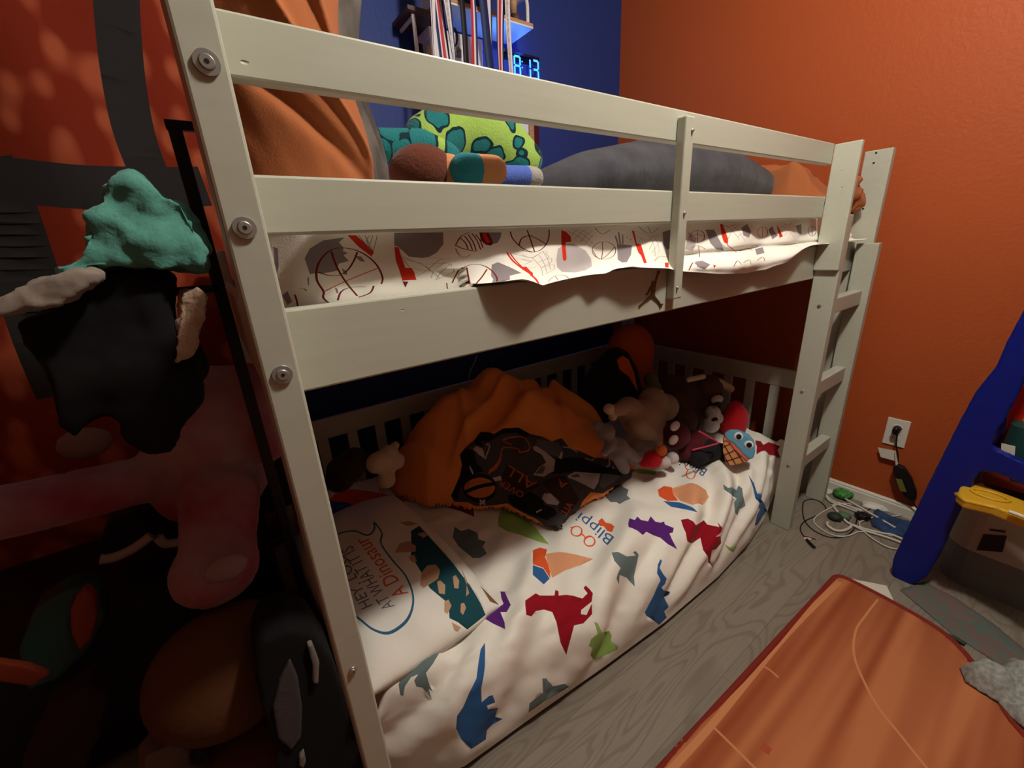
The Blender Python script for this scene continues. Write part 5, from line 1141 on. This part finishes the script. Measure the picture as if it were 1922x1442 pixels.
# white shoe box with a round black mark
sb = empty('box', (.95, 1.76, zl), 'white box with a black ring mark on the lower wall shelf', 'box')
a = Vector((.893, 1.7, 0)); ztop = 1.957
bm = bmesh.new(); box(bm, a.x, a.x+.235, 1.705, 1.825, zl, ztop-.03, .002); obj('carton', bm, m_panel, sb)
bm = bmesh.new(); box(bm, a.x-.002, a.x+.237, 1.703, 1.827, ztop-.034, ztop, .002); obj('box_lid', bm, m_panel, sb)
rp_ = H7([(845,280),(880,300),(900,360),(905,420),(895,470),(870,505),(858,500),(878,460),(885,410),(878,350),(850,310)])
bm = bmesh.new(); prism(bm, [PY(px, py, 1.7015) for px, py in rp_], (0, .001, 0)); obj('ring_mark', bm, m_bkpl, sb)
for q, lb, mt, (px, py), n in (('candle', 'small cream candle on the lower wall shelf in front of the box', m_cream, (803, 93), 6), ('black_figurine', 'small black figurine on the lower wall shelf left of the candle', m_bkpl, (787, 90), 8)):
    p = PY(px, py, 1.715); r = rp(p, n); bm = bmesh.new(); cone(bm, (p.x, p.y, zl), (p.x, p.y, p.z+.008), r, r*.9, 20); ell(bm, (p.x, p.y, p.z+.008), (r*.9, r*.9, r*.3)); setp(obj(q, bm, mt), lb, q.replace('black_', ''))
o = slab_px('framed_photo', H7([(860,520),(900,490),(940,520),(945,620),(860,600)]), 1.698, .004, mat('grey photo print', rgb(120, 116, 112), .5, var=.7, vscale=70), None, .003, 1); setp(o, 'small grey photo print leaning in front of the white box', 'photo')
# trophy base on the upper shelf
tp_ = empty('trophy', (1.25, 1.72, zb+.018), 'small wooden trophy standing on the oak shelf by the tube end', 'trophy')
p = PY(968, 28, 1.70); bm = bmesh.new(); cone(bm, (p.x, 1.70, zb+.018), (p.x, 1.70, zb+.05), .02, .017, 24); obj('wood_base', bm, m_walnut, tp_)
bm = bmesh.new(); cone(bm, (p.x-.01, 1.70, zb+.05), (p.x-.01, 1.70, zb+.13), .012, .02, 24); ell(bm, (p.x-.01, 1.70, zb+.15), .024); obj('cup', bm, m_oak, tp_)
# digital clock
ck = empty('digital_clock', tuple(PY(985, 140, 1.75)), 'black digital clock with glowing blue digits on the lower wall shelf', 'clock')
C4 = H7([(1385,550),(1400,545),(1740,580),(1775,600),(1780,830),(1385,790)]); P = [PY(px, py, 1.79) for px, py in C4]
cx0, cx1 = P[0].x, P[3].x; cz1 = (P[1].z + P[2].z)/2; cz0 = P[3].z - .012
bm = bmesh.new(); box(bm, cx0, cx1, 1.792, 1.825, cz0, cz1, .008); obj('clock_case', bm, m_bkpl, ck)
m_led = mat('blue led', rgb(20, 90, 255), emit=(.03, .22, 1., 1), estr=3.2)
dz = [PY(px, py, 1.791) for px, py in H7([(1490,585),(1565,585),(1645,600),(1672,600),(1690,610),(1757,610)])]
ht = .080; zt = PY(*H7([(1530, 590)])[0], 1.791).z; zt = cz1 - .012
def seg(x0, x1, segs, par):
    w = .0085; m = (zt + zt-ht)/2
    S = {'a': (x0+w*.7, x1-w*.7, zt-w, zt), 'g': (x0+w*.7, x1-w*.7, m-w/2, m+w/2), 'd': (x0+w*.7, x1-w*.7, zt-ht, zt-ht+w), 'f': (x0, x0+w, m+w*.4, zt-w*.6), 'b': (x1-w, x1, m+w*.4, zt-w*.6), 'e': (x0, x0+w, zt-ht+w*.6, m-w*.4), 'c': (x1-w, x1, zt-ht+w*.6, m-w*.4)}
    bm = bmesh.new()
    for s in segs: q = S[s]; box(bm, q[0], q[1], 1.7900, 1.7915, q[2], q[3], .0006)
    obj('digit', bm, m_led, par)
w_ = cx1 - cx0
seg(dz[0].x, dz[1].x, 'abcdefg', ck); seg(dz[2].x - .018, dz[3].x, 'bc', ck); seg(dz[4].x, dz[5].x, 'abgcd', ck)
bm = bmesh.new(); xm = PY(*H7([(1583, 690)])[0], 1.791).x
for zz in (zt-.02, zt-.043): ell(bm, (xm, 1.7905, zz), (.0035, .001, .0035))
obj('colon', bm, m_led, ck)
bm = bmesh.new(); box(bm, cx0+.03, cx1-.03, 1.8249, YW-.0005, cz0+.01, cz1-.02); obj('wall_bracket', bm, m_bkpl, ck)
# medal ribbons hanging from a bar above the frame
mr_ = empty('medal_bar', (1.0, 1.55, 2.34), 'white bar above the frame from which the medal ribbons hang', 'bar')
bm = bmesh.new(); cone(bm, (.68, 1.55, 2.34), (1.42, 1.55, 2.34), .007, .007, 16); obj('bar', bm, m_tube, mr_)
for x in (.69, 1.41):
    bm = bmesh.new(); box(bm, x-.008, x+.008, 1.545, YW-.001, 2.33, 2.35, .002); obj('wall_arm', bm, m_tube, mr_)
RC = dict(w=mat('white ribbon', rgb(206, 198, 204), .6), n=mat('navy ribbon', rgb(30, 42, 84), .6), r=mat('red ribbon', rgb(176, 38, 48), .6), k=mat('black ribbon', rgb(22, 20, 26), .6), s=mat('silver ribbon', rgb(168, 160, 160), .6, var=.3, vscale=120))
def ribbon(top, bot, bands, label, y=1.55):
    """top/bot: (px left, px right, py) in crop; bands: string of colour keys left to right"""
    tl, trr = PY(*H7([(top[0], top[2])])[0], y), PY(*H7([(top[1], top[2])])[0], y)
    bl_, br_ = PY(*H7([(bot[0], bot[2])])[0], y), PY(*H7([(bot[1], bot[2])])[0], y)
    zt_ = 2.335; 
    def ext(a, b, z): t = (z-a.z)/(b.z-a.z); return a + (b-a)*t
    zlow = 1.70
    tl2, tr2 = ext(tl, bl_, zt_), ext(trr, br_, zt_); bl2, br2 = ext(tl, bl_, zlow), ext(trr, br_, zlow)
    bm = bmesh.new(); keys = sorted(set(bands)); n = len(bands); N_ = 14
    rows = []
    for j in range(N_+1):
        t = j/N_; a = tl2.lerp(bl2, t); b = tr2.lerp(br2, t); w = .006*math.sin(t*7 + tl.x*20)
        rows.append([bm.verts.new((a.x + (b.x-a.x)*i/n, y - .006 + w + .004*math.sin(i/n*3.14), a.z + (b.z-a.z)*i/n)) for i in range(n+1)])
    for j in range(N_):
        for i in range(n):
            f = bm.faces.new((rows[j][i], rows[j][i+1], rows[j+1][i+1], rows[j+1][i])); f.material_index = keys.index(bands[i]); f.smooth = True
    o = obj('medal_ribbon', bm, [RC[k] for k in keys]); o.modifiers.new('thickness', 'SOLIDIFY').thickness = .0012
    setp(o, label, 'ribbon', 'medal ribbons hanging above the top guard rail')
ribbon((608,660,60), (628,668,560), 'wnwww', 'narrow white and navy medal ribbon, leftmost of the hanging ribbons')
ribbon((640,745,60), (690,800,590), 'nnwrrwn', 'red, white and navy striped medal ribbon, second from the left', 1.56)
ribbon((742,826,60), (822,862,600), 'nwsswn', 'silver medal ribbon with navy edges between the striped and black ones', 1.54)
ribbon((905,958,60), (945,1000,630), 'k', 'plain black medal ribbon in the middle of the row')
ribbon((1018,1075,60), (1040,1112,660), 'rrwn', 'thin red, white and navy medal ribbon just right of the black one', 1.56)
ribbon((1112,1195,60), (1196,1277,690), 'n', 'plain navy medal ribbon slanting to the right')
ribbon((1180,1255,60), (1222,1262,330), 'rrwwn', 'red and white medal ribbon tucked behind the plain navy one', 1.60)
ribbon((1303,1390,60), (1322,1384,720), 'nwrrwn', 'white, red and navy striped medal ribbon left of the clock', 1.56)
ribbon((1400,1452,60), (1432,1476,740), 'wssw', 'white patterned medal ribbon hanging in front of the clock', 1.54)
# little frame and note seen over the reptile plush
fr2 = empty('picture_frame', tuple(PY(1010, 262, 1.80)), 'dark red picture frame on the blue wall behind the reptile plush', 'picture frame')
a = PY(1006, 235, 1.82); b = PY(1012, 285, 1.82)
bm = bmesh.new(); box(bm, a.x-.02, b.x, 1.815, YW-.001, b.z-.08, a.z+.0, .003); obj('frame', bm, mat('dark red frame', rgb(74, 22, 36), .4), fr2)
bm = bmesh.new(); box(bm, a.x-.045, a.x-.018, 1.813, YW-.001, b.z-.08, a.z, .002); obj('mount', bm, m_oak, fr2)
a = PY(978, 232, 1.81); b = PY(998, 250, 1.81)
bm = bmesh.new(); box(bm, a.x, b.x, 1.825, YW-.001, b.z, a.z+.02, .001); setp(obj('note', bm, m_panel), 'white paper note on the blue wall beside the red picture frame', 'note')
# =============== LIGHT ===============
w = bpy.data.worlds.new('world'); SC.world = w; w.use_nodes = True
w.node_tree.nodes['Background'].inputs[0].default_value = (1., .78, .62, 1); w.node_tree.nodes['Background'].inputs[1].default_value = .01
def lamp(name, kind, loc, e, col, **k):
    l = bpy.data.lights.new(name, kind); l.energy = e; l.color = col
    for a, v in k.items(): setattr(l, a, v)
    o = bpy.data.objects.new(name, l); COL.objects.link(o); o.location = loc; return o
lamp('ceiling_lamp', 'POINT', (.85, .08, 2.30), 62, (1., .93, .82), shadow_soft_size=.06)
SC.view_settings.exposure = 0.22
lamp('shelf_led', 'POINT', (1.22, 1.70, 1.93), .55, (.05, .28, 1.), shadow_soft_size=.03)
lamp('shelf_led', 'POINT', (1.40, 1.775, 1.98), .35, (.03, .16, 1.), shadow_soft_size=.03)
